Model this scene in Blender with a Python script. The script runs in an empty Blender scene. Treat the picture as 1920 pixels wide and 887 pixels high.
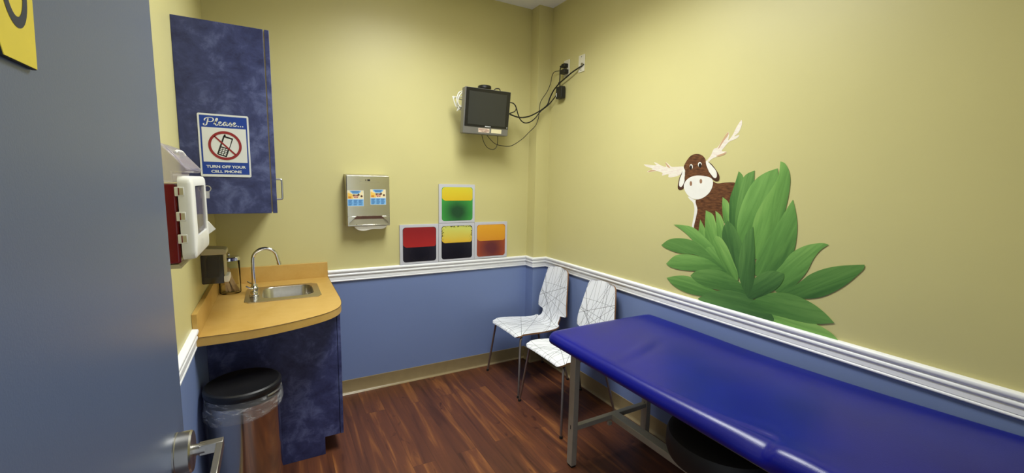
import bpy, bmesh, math, random
from mathutils import Vector, Matrix
LAMP = 7.4
POWER = 43
SPREAD = 150
LCOL = (.955, 1.0, .99)
WORLD = 1.0
WCOL = (.92, .97, 1, 1)
EXPO = 0.0
LEAVES = [
(2,[(1.3769,1.6839),(1.3954,1.606),(1.4131,1.5396),(1.4111,1.4509),(1.4112,1.3837),(1.3333,1.304),(1.318,1.4472),(1.3333,1.5537),(1.3476,1.6495)]),
(2,[(1.2928,1.6859),(1.3326,1.6685),(1.3523,1.6388),(1.3673,1.5524),(1.3748,1.4426),(1.3591,1.3337),(1.3118,1.3178),(1.3014,1.4485),(1.291,1.5973)]),
(1,[(1.182,1.694),(1.2372,1.6748),(1.2863,1.6391),(1.3241,1.5753),(1.3522,1.488),(1.3616,1.3998),(1.3453,1.3355),(1.3088,1.2855),(1.2553,1.304),(1.2167,1.4553),(1.1799,1.5995),(1.1757,1.6593)]),
(0,[(1.1724,1.7263),(1.1727,1.6889),(1.1772,1.6543),(1.1947,1.6093),(1.2304,1.5473),(1.2612,1.4833),(1.2756,1.4294),(1.2783,1.3759),(1.266,1.3025),(1.2495,1.2406),(1.195,1.3333),(1.154,1.4302),(1.1319,1.4821),(1.1205,1.5616),(1.1186,1.6299),(1.1279,1.6784),(1.1503,1.7158)]),
(1,[(1.0989,1.5498),(1.1186,1.5126),(1.1385,1.4716),(1.1712,1.4031),(1.2145,1.3203),(1.2399,1.2529),(1.248,1.1654),(1.1705,1.1809),(1.1158,1.2326),(1.0749,1.2998),(1.066,1.3799),(1.0707,1.4477),(1.0844,1.5049)]),
(1,[(0.9333,1.3607),(0.9583,1.3647),(0.9996,1.3545),(1.0417,1.3342),(1.084,1.2984),(1.1168,1.2426),(1.1507,1.1848),(1.1439,1.1133),(1.1034,1.1021),(1.068,1.1309),(1.0277,1.1896),(1.0052,1.2333),(0.9885,1.2845),(0.9634,1.3312)]),
(2,[(0.7972,1.2965),(0.8402,1.2871),(0.8926,1.2731),(0.9469,1.2491),(0.9948,1.2159),(1.0267,1.18),(1.0855,1.1166),(1.1026,1.0941),(1.055,1.0936),(1.0013,1.102),(0.9509,1.1195),(0.9043,1.1499),(0.854,1.1985),(0.8144,1.2518),(0.7976,1.2798)]),
(0,[(1.5814,1.4165),(1.5867,1.3658),(1.5857,1.3057),(1.538,1.2281),(1.4554,1.1827),(1.5168,1.2906),(1.5426,1.3584)]),
(0,[(1.5509,1.4696),(1.5496,1.3932),(1.5385,1.3115),(1.5062,1.2449),(1.4296,1.1757),(1.4264,1.2798),(1.4633,1.3439),(1.4809,1.3996),(1.5045,1.4496)]),
(0,[(1.491,1.4712),(1.4819,1.411),(1.4695,1.3432),(1.4356,1.244),(1.3982,1.2384),(1.4182,1.3264),(1.4349,1.4039),(1.4561,1.4475)]),
(0,[(1.455,1.5469),(1.4527,1.493),(1.4359,1.4151),(1.4072,1.4065),(1.4087,1.4511),(1.4171,1.5173)]),
(1,[(1.7631,1.3707),(1.7044,1.345),(1.6425,1.3085),(1.5816,1.2578),(1.5227,1.2067),(1.4399,1.1505),(1.3922,1.1711),(1.448,1.2421),(1.539,1.3174),(1.6187,1.3649),(1.6919,1.3737)]),
(1,[(1.5278,1.2654),(1.538,1.2281),(1.4808,1.1782),(1.4002,1.1236),(1.3335,1.1147),(1.3705,1.1977),(1.4356,1.244),(1.4889,1.2709)]),
(2,[(1.8454,1.2337),(1.8031,1.2173),(1.7079,1.2044),(1.6057,1.2115),(1.5217,1.1949),(1.4404,1.1563),(1.3967,1.153),(1.4701,1.2036),(1.5545,1.2616),(1.6267,1.292),(1.7152,1.2934),(1.7916,1.2749)]),
(1,[(1.7988,1.1246),(1.7622,1.1088),(1.6846,1.1065),(1.5837,1.1195),(1.5037,1.1408),(1.4147,1.1484),(1.4951,1.1934),(1.5634,1.2061),(1.6485,1.2073),(1.7369,1.1845)]),
(1,[(1.7886,1.0378),(1.7377,1.0026),(1.6592,0.9817),(1.5718,0.9799),(1.4781,0.9979),(1.4169,1.0328),(1.4685,1.0385),(1.5651,1.0655),(1.6377,1.079),(1.7118,1.0666)]),
(2,[(1.6193,1.0852),(1.5786,1.0589),(1.5084,1.0413),(1.418,1.0443),(1.346,1.0576),(1.276,1.0497),(1.2966,1.0893),(1.3278,1.1159),(1.377,1.1363),(1.44,1.1517),(1.5171,1.1418),(1.5837,1.1195)]),
(0,[(0.8526,0.9514),(0.8874,0.9796),(0.9476,0.9992),(1.0374,1.0072),(1.1338,1.0057),(1.2386,1.0041),(1.2671,0.9519),(1.1683,0.9371),(1.0489,0.9323),(0.9407,0.932),(0.8814,0.932)]),
(3,[(1.5591,0.9619),(1.5002,0.9464),(1.3966,0.9443),(1.3237,0.9414),(1.221,0.9321),(1.1294,0.9595),(1.1761,1.0207),(1.2307,1.0368),(1.2878,1.0557),(1.358,1.0583),(1.4303,1.0414),(1.5053,1.0058)]),
(2,[(0.8774,1.0254),(0.92,1.0605),(0.9737,1.0894),(1.0471,1.1076),(1.1134,1.1049),(1.1817,1.0812),(1.2311,1.041),(1.2601,0.9983),(1.1941,0.9889),(1.0927,0.9892),(0.9995,0.9913),(0.9394,1.0017)]),
(3,[(1.4148,1.4249),(1.4378,1.3809),(1.4365,1.3241),(1.4132,1.2703),(1.3715,1.2088),(1.3355,1.1368),(1.3091,1.1643),(1.3187,1.295),(1.3429,1.3468),(1.3766,1.3983)]),
(0,[(1.4754,1.3378),(1.4893,1.3059),(1.4751,1.2612),(1.4316,1.1985),(1.3773,1.1397),(1.3302,1.1177),(1.334,1.1595),(1.3666,1.2209),(1.4022,1.2832),(1.4404,1.3259)]),
(3,[(1.1049,1.199),(1.1524,1.2032),(1.2019,1.1852),(1.2439,1.1446),(1.2631,1.0913),(1.276,1.0497),(1.2419,1.0405),(1.1716,1.0837),(1.1254,1.128),(1.1042,1.1717)]),
(3,[(1.2734,1.4062),(1.3051,1.3675),(1.3266,1.2939),(1.3333,1.2154),(1.3241,1.1391),(1.3022,1.088),(1.2707,1.0532),(1.2518,1.0885),(1.2438,1.1555),(1.2524,1.2723),(1.2635,1.3456)]),
]
MOOSE = [
 ('antler','antler',[(1.7196,1.7139),(1.7679,1.715),(1.8076,1.7159),(1.8344,1.7328),(1.8559,1.744),(1.8506,1.7169),(1.8912,1.7261),(1.9302,1.7438),(1.9468,1.7452),(1.9289,1.7271),(1.9905,1.7329),(2.0308,1.7357),(2.0066,1.7205),(1.9548,1.7066),(1.9909,1.6945),(1.9902,1.6859),(1.9206,1.6909),(1.8769,1.6804),(1.8756,1.6639),(1.8294,1.6718),(1.8259,1.6538),(1.7827,1.6553),(1.7444,1.6671),(1.7154,1.6865)]),
 ('antler','antler',[(1.5696,1.7437),(1.5469,1.7721),(1.5331,1.804),(1.5095,1.8134),(1.4812,1.8541),(1.457,1.8884),(1.4479,1.8723),(1.4508,1.8447),(1.4287,1.8707),(1.4098,1.91),(1.387,1.9414),(1.3826,1.9174),(1.3962,1.8815),(1.419,1.863),(1.3912,1.8675),(1.4045,1.8515),(1.4447,1.8373),(1.4695,1.8109),(1.4836,1.7919),(1.4556,1.7862),(1.4661,1.7719),(1.5051,1.763),(1.537,1.7534),(1.5605,1.736)]),
 ('antler_tip','tan',[(1.9927,1.6885),(1.9654,1.7001),(1.9263,1.6944),(1.9645,1.689)]),
 ('antler_tip','tan',[(1.8589,1.7424),(1.8449,1.7355),(1.8193,1.7105),(1.8402,1.7159)]),
 ('antler_tip','tan',[(1.5051,1.8096),(1.4812,1.8541),(1.4569,1.887),(1.4533,1.8728),(1.4763,1.8431),(1.4995,1.8092)]),
 ('antler_tip','tan',[(1.5135,1.767),(1.4746,1.7794),(1.4563,1.7855),(1.4661,1.7719),(1.5011,1.7635)]),
 ('chest','white',[(1.677,1.5422),(1.639,1.5282),(1.6201,1.5174),(1.6079,1.4797),(1.6066,1.4335),(1.6179,1.3642),(1.6347,1.3688),(1.627,1.4397),(1.6276,1.4785),(1.6392,1.5088),(1.6617,1.5249)]),
 ('body','brown',[(1.5344,1.6289),(1.4925,1.6198),(1.4529,1.6244),(1.3916,1.625),(1.3681,1.6127),(1.368,1.5292),(1.3903,1.4431),(1.4818,1.4062),(1.5611,1.3455),(1.5964,1.3455),(1.6215,1.3639),(1.6122,1.4254),(1.6072,1.472),(1.6222,1.5212),(1.5787,1.5496),(1.5386,1.5808)]),
 ('ear','dark',[(1.7164,1.6982),(1.7328,1.6773),(1.7473,1.6433),(1.7534,1.5995),(1.7471,1.582),(1.7294,1.5785),(1.7093,1.5908),(1.6992,1.6395),(1.7053,1.6785)]),
 ('ear','dark',[(1.5733,1.7364),(1.5431,1.7281),(1.5068,1.6909),(1.4865,1.6617),(1.4858,1.6365),(1.5056,1.6305),(1.5363,1.651),(1.5609,1.6918)]),
 ('inner_ear','white',[(1.7118,1.7114),(1.7084,1.6708),(1.708,1.6316),(1.7243,1.5984),(1.7431,1.6036),(1.7421,1.6394),(1.7303,1.6709),(1.7224,1.7022)]),
 ('inner_ear','white',[(1.578,1.7417),(1.5605,1.736),(1.5334,1.7132),(1.5062,1.6836),(1.5012,1.6546),(1.5154,1.6488),(1.5379,1.6694),(1.5661,1.7029)]),
 ('head','brown',[(1.7196,1.7139),(1.6993,1.7521),(1.6737,1.7764),(1.6383,1.7838),(1.6024,1.7746),(1.5788,1.7514),(1.5711,1.7216),(1.549,1.6805),(1.5347,1.651),(1.5692,1.6399),(1.6216,1.6397),(1.6667,1.6396),(1.7014,1.6317),(1.7093,1.6473),(1.706,1.6863)]),
 ('muzzle','white',[(1.7101,1.6002),(1.6986,1.6317),(1.6679,1.6535),(1.6235,1.6625),(1.5708,1.6585),(1.5361,1.6488),(1.5223,1.6326),(1.5222,1.6033),(1.5376,1.5697),(1.5694,1.5424),(1.612,1.5278),(1.6581,1.5375),(1.693,1.5652)]),
 ('eye','eyewhite',[(1.6574,1.7125),(1.6575,1.708),(1.6587,1.7039),(1.6609,1.7008),(1.6638,1.6987),(1.6671,1.6981),(1.6705,1.6989),(1.6738,1.701),(1.6765,1.7043),(1.6784,1.7084),(1.6794,1.7129),(1.6792,1.7175),(1.678,1.7215),(1.6758,1.7247),(1.6729,1.7267),(1.6696,1.7273),(1.6661,1.7265),(1.6629,1.7243),(1.6602,1.721),(1.6583,1.7169)]),
 ('eye','eyewhite',[(1.5997,1.7231),(1.5999,1.7187),(1.6013,1.7148),(1.6037,1.7117),(1.607,1.7097),(1.6107,1.7091),(1.6146,1.7099),(1.6182,1.712),(1.6212,1.7153),(1.6233,1.7193),(1.6243,1.7238),(1.6241,1.7282),(1.6226,1.7321),(1.6202,1.7352),(1.6169,1.7371),(1.6132,1.7377),(1.6093,1.7369),(1.6057,1.7348),(1.6027,1.7315),(1.6006,1.7275)]),
 ('pupil','black',[(1.6611,1.7079),(1.6612,1.7039),(1.6621,1.7003),(1.6638,1.6975),(1.666,1.6957),(1.6687,1.695),(1.6714,1.6957),(1.674,1.6976),(1.6762,1.7006),(1.6777,1.7043),(1.6785,1.7083),(1.6784,1.7124),(1.6775,1.716),(1.6758,1.7188),(1.6735,1.7206),(1.6709,1.7212),(1.6681,1.7205),(1.6656,1.7186),(1.6634,1.7156),(1.6619,1.712)]),
 ('pupil','black',[(1.6001,1.7179),(1.6002,1.7139),(1.6013,1.7104),(1.6032,1.7076),(1.6057,1.7059),(1.6086,1.7053),(1.6117,1.706),(1.6145,1.7079),(1.6169,1.7108),(1.6186,1.7144),(1.6194,1.7184),(1.6193,1.7223),(1.6182,1.7258),(1.6163,1.7286),(1.6138,1.7304),(1.6108,1.7309),(1.6078,1.7302),(1.6049,1.7283),(1.6026,1.7254),(1.6009,1.7218)]),
 ('nostril','nostril',[(1.6539,1.6173),(1.6539,1.613),(1.6547,1.6092),(1.6563,1.606),(1.6584,1.604),(1.6609,1.6033),(1.6635,1.604),(1.666,1.6059),(1.6681,1.609),(1.6696,1.6128),(1.6704,1.6171),(1.6703,1.6214),(1.6695,1.6253),(1.6679,1.6284),(1.6658,1.6304),(1.6633,1.6311),(1.6607,1.6304),(1.6582,1.6285),(1.6561,1.6254),(1.6546,1.6216)]),
 ('nostril','nostril',[(1.5887,1.6308),(1.5888,1.6268),(1.5896,1.6233),(1.5912,1.6204),(1.5934,1.6186),(1.5959,1.6179),(1.5985,1.6185),(1.601,1.6203),(1.6031,1.6232),(1.6045,1.6267),(1.6053,1.6307),(1.6052,1.6347),(1.6043,1.6382),(1.6027,1.6411),(1.6006,1.6429),(1.5981,1.6435),(1.5955,1.6429),(1.593,1.6411),(1.5909,1.6383),(1.5894,1.6347)]),
]
CABLES = {
 'video':[(2.075,2.685,2.502),(2.075,2.789,2.466),(2.075,2.9,2.433),(2.075,2.971,2.41),(2.075,3.044,2.371),(2.069,3.09,2.314),(2.05,3.09,2.263),(2.012,3.09,2.227),(1.954,3.09,2.189),(1.878,3.09,2.15),(1.802,3.09,2.131),(1.747,3.09,2.133),(1.685,3.09,2.148)],
 'power':[(2.075,2.99,2.346),(2.075,3.022,2.314),(2.057,3.09,2.258),(1.98,3.09,2.197),(1.93,3.09,2.139),(1.879,3.09,2.102),(1.829,3.09,2.091),(1.79,3.09,2.111),(1.764,3.09,2.155),(1.745,3.09,2.206),(1.72,3.09,2.234),(1.683,3.09,2.238)],
 'thin':[(2.075,2.949,2.507),(2.075,3.033,2.517),(2.075,3.071,2.498),(2.071,3.09,2.432),(2.04,3.09,2.364),(1.99,3.09,2.294),(1.972,3.09,2.25),(1.965,3.09,2.174),(1.958,3.09,2.131),(1.932,3.09,2.075),(1.869,3.09,2.016),(1.807,3.09,1.959),(1.709,3.09,1.9),(1.624,3.09,1.895),(1.552,3.09,1.911),(1.482,3.09,1.973)],
 'loop':[(1.442,3.09,1.975),(1.46,3.09,1.915),(1.495,3.09,1.872),(1.542,3.09,1.861),(1.571,3.09,1.881),(1.582,3.09,1.923),(1.581,3.09,1.98)],
 'short':[(1.685,3.09,2.153),(1.733,3.09,2.173),(1.746,3.09,2.201),(1.736,3.09,2.225)],
 'plug':[(2.068,2.91,2.533),(2.068,2.944,2.528),(2.068,2.952,2.504),(2.068,2.951,2.457),(2.068,2.952,2.406),(2.068,2.941,2.375)],
 'top':[(1.525,3.06,2.294),(1.533,3.06,2.314),(1.554,3.06,2.324),(1.577,3.06,2.323),(1.584,3.06,2.305)],
 'w1':[(1.313,3.1,2.298),(1.285,3.1,2.282),(1.255,3.1,2.266),(1.238,3.1,2.222),(1.242,3.1,2.179),(1.255,3.1,2.156),(1.289,3.1,2.164),(1.324,3.1,2.181)],
 'w2':[(1.311,3.12,2.245),(1.243,3.12,2.236),(1.221,3.12,2.229),(1.226,3.12,2.193),(1.243,3.12,2.163),(1.277,3.12,2.148),(1.333,3.12,2.15)],
 'w3':[(1.304,3.08,2.281),(1.26,3.08,2.254),(1.238,3.08,2.2),(1.254,3.08,2.164),(1.281,3.08,2.158),(1.315,3.08,2.165)],
 'w4':[(1.33,3.14,2.219),(1.285,3.14,2.227),(1.247,3.14,2.235),(1.225,3.14,2.242),(1.223,3.14,2.229),(1.244,3.14,2.185),(1.268,3.14,2.153),(1.338,3.14,2.143)],
}
CAM_R = [[0.8734839, 0.0434978, -0.4849061], [-0.4864566, 0.1181673, -0.8656769], [0.019645, 0.9920405, 0.1243771]]
CAM_F = 800.41
PHONE = dict(
 body=[(-0.1738,1.7734),(-0.171,1.7754),(-0.1402,1.7659),(-0.1389,1.7631),(-0.1649,1.6869),(-0.1671,1.6857),(-0.1978,1.6959),(-0.1992,1.6983)],
 antenna=[(-0.1708,1.7789),(-0.1689,1.7808),(-0.1648,1.7797),(-0.1643,1.7776),(-0.1659,1.7698),(-0.1736,1.7717)],
 screen=[(-0.1696,1.7678),(-0.1442,1.7599),(-0.1558,1.7217),(-0.182,1.7301)],
 keys=[[(-0.1841,1.7251),(-0.1779,1.7234),(-0.1794,1.7187),(-0.1857,1.7204)],[(-0.1754,1.7228),(-0.1692,1.7211),(-0.1707,1.7163),(-0.177,1.718)],[(-0.1668,1.7204),(-0.1605,1.7187),(-0.162,1.7139),(-0.1683,1.7156)],[(-0.1865,1.7179),(-0.1802,1.7162),(-0.1818,1.7114),(-0.1881,1.7132)],[(-0.1778,1.7155),(-0.1715,1.7138),(-0.173,1.709),(-0.1794,1.7108)],[(-0.1691,1.7131),(-0.1627,1.7114),(-0.1642,1.7065),(-0.1706,1.7083)],[(-0.189,1.7108),(-0.1826,1.709),(-0.1842,1.7042),(-0.1906,1.706)],[(-0.1802,1.7083),(-0.1738,1.7065),(-0.1753,1.7017),(-0.1817,1.7035)],[(-0.1713,1.7058),(-0.1649,1.704),(-0.1664,1.6991),(-0.1728,1.701)],[(-0.1914,1.7036),(-0.185,1.7018),(-0.1866,1.697),(-0.193,1.6989)],[(-0.1825,1.701),(-0.1761,1.6992),(-0.1776,1.6944),(-0.1841,1.6963)],[(-0.1736,1.6985),(-0.1671,1.6966),(-0.1686,1.6918),(-0.1751,1.6937)]],
 slash=[(-0.2084,1.7703),(-0.2038,1.7741),(-0.1309,1.6995),(-0.1357,1.6943)])
# ---------------------------------------------------------------- helpers
rng = random.Random(7)
scene = bpy.context.scene
COL = scene.collection
PI = math.pi
D, W, XL, ZC = 3.25, 2.106, -0.326, 3.05     # back wall, right wall, left wall, ceiling
XC, DC = 1.972, 3.132                         # corner column
YF = -0.03                                    # room face of the door wall
ZR0, ZR1 = .865, .955                         # chair rail

def lin(c):
    return tuple((x/12.92 if x <= .04045 else ((x+.055)/1.055)**2.4) for x in [v/255 for v in c]) + (1.0,)

def base_mat(name, rough=.5, metal=0., spec=.5):
    m = bpy.data.materials.new(name); m.use_nodes = True
    nt = m.node_tree; b = nt.nodes['Principled BSDF']
    b.inputs['Roughness'].default_value = rough
    b.inputs['Metallic'].default_value = metal
    b.inputs['Specular IOR Level'].default_value = spec
    return m, nt, b

def coords(nt, kind='Object', scale=(1, 1, 1), rot=(0, 0, 0)):
    tc = nt.nodes.new('ShaderNodeTexCoord'); mp = nt.nodes.new('ShaderNodeMapping')
    mp.inputs['Scale'].default_value = scale; mp.inputs['Rotation'].default_value = rot
    nt.links.new(tc.outputs[kind], mp.inputs['Vector']); return mp.outputs['Vector']

def noise(nt, vec, scale, detail=4, rough=.5, dist=0.):
    n = nt.nodes.new('ShaderNodeTexNoise')
    n.inputs['Scale'].default_value = scale; n.inputs['Detail'].default_value = detail
    n.inputs['Roughness'].default_value = rough; n.inputs['Distortion'].default_value = dist
    nt.links.new(vec, n.inputs['Vector']); return n.outputs['Fac']

def ramp(nt, fac, stops):
    r = nt.nodes.new('ShaderNodeValToRGB'); cr = r.color_ramp
    while len(cr.elements) < len(stops): cr.elements.new(.5)
    for e, (p, c) in zip(cr.elements, stops): e.position = p; e.color = c
    nt.links.new(fac, r.inputs['Fac']); return r.outputs['Color']

def bump(nt, b, fac, strength, dist=.01):
    n = nt.nodes.new('ShaderNodeBump'); n.inputs['Strength'].default_value = strength
    n.inputs['Distance'].default_value = dist
    nt.links.new(fac, n.inputs['Height']); nt.links.new(n.outputs['Normal'], b.inputs['Normal'])

def math_node(nt, op, a, b=None, c=None):
    n = nt.nodes.new('ShaderNodeMath'); n.operation = op
    for i, v in enumerate((a, b, c)):
        if v is None: continue
        if isinstance(v, (int, float)): n.inputs[i].default_value = v
        else: nt.links.new(v, n.inputs[i])
    return n.outputs[0]

def plain(name, c, rough=.5, metal=0., spec=.5, var=.06, vscale=18, bmp=0., bscale=200):
    """one colour with a little procedural unevenness"""
    m, nt, b = base_mat(name, rough, metal, spec)
    v = coords(nt)
    f = noise(nt, v, vscale, 3)
    a = lin(c)
    lo = tuple(x*(1-var) for x in a[:3])+(1,); hi = tuple(min(1, x*(1+var)) for x in a[:3])+(1,)
    nt.links.new(ramp(nt, f, [(.3, lo), (.7, hi)]), b.inputs['Base Color'])
    if bmp: bump(nt, b, noise(nt, v, bscale, 2), bmp, .002)
    return m

def clear(name, c, rough=.08, trans=.95, alpha=1., ior=1.45):
    m, nt, b = base_mat(name, rough)
    b.inputs['Base Color'].default_value = lin(c)
    b.inputs['Transmission Weight'].default_value = trans
    b.inputs['IOR'].default_value = ior
    b.inputs['Alpha'].default_value = alpha
    return m

class MB:
    """collects faces, then links them as one mesh object"""
    def __init__(s): s.v = []; s.f = []; s.mi = []; s.uv = {}
    def add(s, vs, fs, mi=0):
        k = len(s.v); s.v += [tuple(p) for p in vs]
        for f in fs: s.f.append(tuple(i+k for i in f)); s.mi.append(mi)
        return k
    def box(s, x0, x1, y0, y1, z0, z1, mi=0):
        s.add([(x0,y0,z0),(x1,y0,z0),(x1,y1,z0),(x0,y1,z0),(x0,y0,z1),(x1,y0,z1),(x1,y1,z1),(x0,y1,z1)],
              [(0,3,2,1),(4,5,6,7),(0,1,5,4),(1,2,6,5),(2,3,7,6),(3,0,4,7)], mi); return s
    def prism(s, pts, ax, a0, a1, mi=0):
        """2-D outline pushed along axis ax (0: pts are y,z; 1: x,z; 2: x,y)"""
        def P(p, a): return [(a,p[0],p[1]),(p[0],a,p[1]),(p[0],p[1],a)][ax]
        n = len(pts)
        s.add([P(p,a0) for p in pts]+[P(p,a1) for p in pts],
              [tuple(range(n))[::-1], tuple(range(n,2*n))]+[(i,(i+1)%n,n+(i+1)%n,n+i) for i in range(n)], mi); return s
    def plate(s, pts, fn, mi=0):
        n = len(pts); s.add([fn(p) for p in pts], [tuple(range(n))], mi); return s
    def lathe(s, prof, c=(0,0,0), ax=2, n=40, mi=0, caps=True):
        vs = []
        for r, h in prof:
            for i in range(n):
                a = 2*PI*i/n; x, y = r*math.cos(a), r*math.sin(a)
                q = [(h,x,y),(x,h,y),(x,y,h)][ax]
                vs.append((c[0]+q[0], c[1]+q[1], c[2]+q[2]))
        fs = []
        for j in range(len(prof)-1):
            for i in range(n):
                k = (i+1) % n; fs.append((j*n+i, j*n+k, (j+1)*n+k, (j+1)*n+i))
        if caps: fs.append(tuple(range(n))[::-1]); m_ = (len(prof)-1)*n; fs.append(tuple(range(m_, m_+n)))
        s.add(vs, fs, mi); return s
    def tube(s, pts, r, n=10, mi=0, closed=False, sq=None):
        P = [Vector(p) for p in pts]; N = len(P)
        R = r if isinstance(r, (list, tuple)) else [r]*N
        t0 = None; rings = []
        up = None
        for i in range(N):
            a = P[i-1] if (i or closed) else P[i]; b = P[(i+1) % N] if (i < N-1 or closed) else P[i]
            t = (b-a).normalized()
            if up is None:
                up = Vector((0,0,1)) if abs(t.z) < .9 else Vector((1,0,0))
            else: pass
            u = (up - t*up.dot(t)).normalized(); up = u
            w = t.cross(u)
            rings.append([P[i]+(u*math.cos(q)+w*math.sin(q))*R[i] for q in [2*PI*k/n for k in range(n)]])
        vs = [p for g in rings for p in g]; fs = []
        for j in range(N if closed else N-1):
            jj = (j+1) % N
            for k in range(n): fs.append((j*n+k, j*n+(k+1)%n, jj*n+(k+1)%n, jj*n+k))
        if not closed: fs.append(tuple(range(n))[::-1]); fs.append(tuple(range((N-1)*n, N*n)))
        s.add(vs, fs, mi); return s
    def build(s, name, mats, parent=None, bevel=0., seg=2, smooth=True, angle=35, origin=None, kind=None):
        if not isinstance(mats, (list, tuple)): mats = [mats]
        off = Vector((0,0,0))
        if parent is not None:
            q = parent
            while q is not None: off += Vector(q.location); q = q.parent
            loc = Vector((0,0,0))
        else:
            if origin is None:
                xs = [v[0] for v in s.v]; ys = [v[1] for v in s.v]; zs = [v[2] for v in s.v]
                origin = ((min(xs)+max(xs))/2, (min(ys)+max(ys))/2, min(zs))
            off = Vector(origin); loc = Vector(origin)
        me = bpy.data.meshes.new(name)
        me.from_pydata([tuple(Vector(v)-off) for v in s.v], [], s.f)
        for m in mats: me.materials.append(m)
        me.polygons.foreach_set('material_index', s.mi)
        bm = bmesh.new(); bm.from_mesh(me)
        bmesh.ops.recalc_face_normals(bm, faces=bm.faces); bm.to_mesh(me); bm.free()
        if smooth:
            me.shade_smooth(); me.set_sharp_from_angle(angle=math.radians(angle))
        o = bpy.data.objects.new(name, me); COL.objects.link(o)
        o.location = loc
        if parent is not None: o.parent = parent
        if bevel:
            md = o.modifiers.new('edge', 'BEVEL'); md.width = bevel; md.segments = seg
            md.limit_method = 'ANGLE'; md.angle_limit = math.radians(40)
        if kind: o['kind'] = kind
        return o

def thing(name, label, cat, loc=(0,0,0), group=None):
    o = bpy.data.objects.new(name, None); COL.objects.link(o); o.location = loc
    o.empty_display_size = .1
    return tag(o, label, cat, group)
def tag(o, label, cat, group=None):
    o['label'] = label; o['category'] = cat
    if group: o['group'] = group
    return o
def dup(root):
    r = root.copy(); COL.objects.link(r)
    for ch in list(root.children):
        c = ch.copy(); COL.objects.link(c); c.parent = r
        for g in list(ch.children):
            d = g.copy(); COL.objects.link(d); d.parent = c
    return r
def crom(pts, n=6, closed=False):
    """Catmull-Rom through points of any dimension"""
    P = [tuple(p) for p in pts]; N = len(P); out = []
    rngN = N if closed else N-1
    for i in range(rngN):
        if closed: p0, p1, p2, p3 = P[i-1], P[i], P[(i+1)%N], P[(i+2)%N]
        else: p0, p1, p2, p3 = P[max(i-1,0)], P[i], P[i+1], P[min(i+2,N-1)]
        for k in range(n):
            t = k/n
            out.append(tuple(.5*((2*b)+(c-a)*t+(2*a-5*b+4*c-d)*t*t+(3*b-3*c+d-a)*t**3) for a,b,c,d in zip(p0,p1,p2,p3)))
    if not closed: out.append(P[-1])
    return out
def rrect(x0, x1, y0, y1, r, n=6):
    o = []
    for cx, cy, a in ((x1-r,y1-r,0),(x0+r,y1-r,90),(x0+r,y0+r,180),(x1-r,y0+r,270)):
        for k in range(n+1):
            t = math.radians(a+90*k/n); o.append((cx+r*math.cos(t), cy+r*math.sin(t)))
    return o
def text_into(mb, s, size, fn, mi=0, bold=0., width=None, align='CENTER'):
    """letter outlines as faces; fn maps flat (x, y) to the surface"""
    cu = bpy.data.curves.new('lettering', 'FONT'); cu.body = s; cu.size = size; cu.align_x = align
    cu.offset = bold; cu.resolution_u = 6
    o = bpy.data.objects.new('lettering', cu); COL.objects.link(o)
    dg = bpy.context.evaluated_depsgraph_get(); me = bpy.data.meshes.new_from_object(o.evaluated_get(dg))
    xs = [v.co.x for v in me.vertices]
    k = 1. if width is None else width/(max(xs)-min(xs))
    mb.add([fn((v.co.x*k, v.co.y)) for v in me.vertices], [tuple(p.vertices) for p in me.polygons], mi)
    bpy.data.objects.remove(o); bpy.data.curves.remove(cu); bpy.data.meshes.remove(me)
def ribbon(mb, pts, w0, w1, fn, mi=0):
    """pen stroke of changing width"""
    P = crom(pts, 8); L = []; R = []
    for i in range(len(P)):
        a = P[max(i-1,0)]; b = P[min(i+1,len(P)-1)]
        dx, dy = b[0]-a[0], b[1]-a[1]; l = math.hypot(dx,dy) or 1
        w = (w0+(w1-w0)*abs(dy/l))/2
        L.append((P[i][0]-dy/l*w, P[i][1]+dx/l*w)); R.append((P[i][0]+dy/l*w, P[i][1]-dx/l*w))
    n = len(P)
    mb.add([fn(p) for p in L+R], [(i,i+1,n+i+1,n+i) for i in range(n-1)], mi)

# ---------------------------------------------------------------- materials
def paint(name, c, rough=.55):
    m, nt, b = base_mat(name, rough, 0, .35)
    v = coords(nt); f = noise(nt, v, 2.2, 4); a = lin(c)
    nt.links.new(ramp(nt, f, [(.3, tuple(x*.965 for x in a[:3])+(1,)), (.7, a)]), b.inputs['Base Color'])
    bump(nt, b, noise(nt, v, 420, 2), .12, .001); return m
M = {}
M['yellow'] = paint('yellow_wall_paint', (204,196,138), .40)
M['blue'] = paint('blue_wall_paint', (119,137,184), .45)
M['ceiling'] = paint('ceiling_paint', (247,248,255), .8)
M['white_trim'] = plain('white_gloss_trim', (243,244,248), .3, var=.02)
M['base_tan'] = plain('tan_vinyl_base', (152,134,98), .3, var=.05)
M['door'] = paint('grey_blue_door_paint', (88,100,128), .34)
M['steel'] = plain('brushed_steel', (196,192,184), .28, 1., var=.05, vscale=60)
M['chrome'] = plain('chrome', (220,220,222), .08, 1., var=.01)
M['nickel'] = plain('satin_nickel', (176,174,170), .3, 1., var=.04)
M['black'] = plain('black_plastic', (20,20,22), .42, var=.1)
M['black_soft'] = plain('black_vinyl', (12,12,14), .6, var=.1)
M['cord'] = plain('black_cord', (22,20,20), .5, var=.1)
M['white_cord'] = plain('white_cord', (222,220,208), .45, var=.03)
M['white_plastic'] = plain('ivory_white_plastic', (233,232,226), .32, var=.02)
M['plate_white'] = plain('white_wall_plate', (226,222,202), .35, var=.02)
M['beige'] = plain('beige_plastic', (196,186,152), .4, var=.03)
M['white'] = plain('sign_white', (226,229,232), .35, var=.01)
M['sign_blue'] = plain('sign_blue', (22,62,158), .35, var=.04)
M['sign_red'] = plain('sign_red', (146,34,40), .35, var=.05)
M['sign_black'] = plain('sign_black', (22,22,26), .4, var=.05)
M['num_yellow'] = plain('number_sign_yellow', (226,204,62), .4, var=.04)
M['num_grey'] = plain('number_sign_charcoal', (28,31,40), .75, var=.05)
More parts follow.
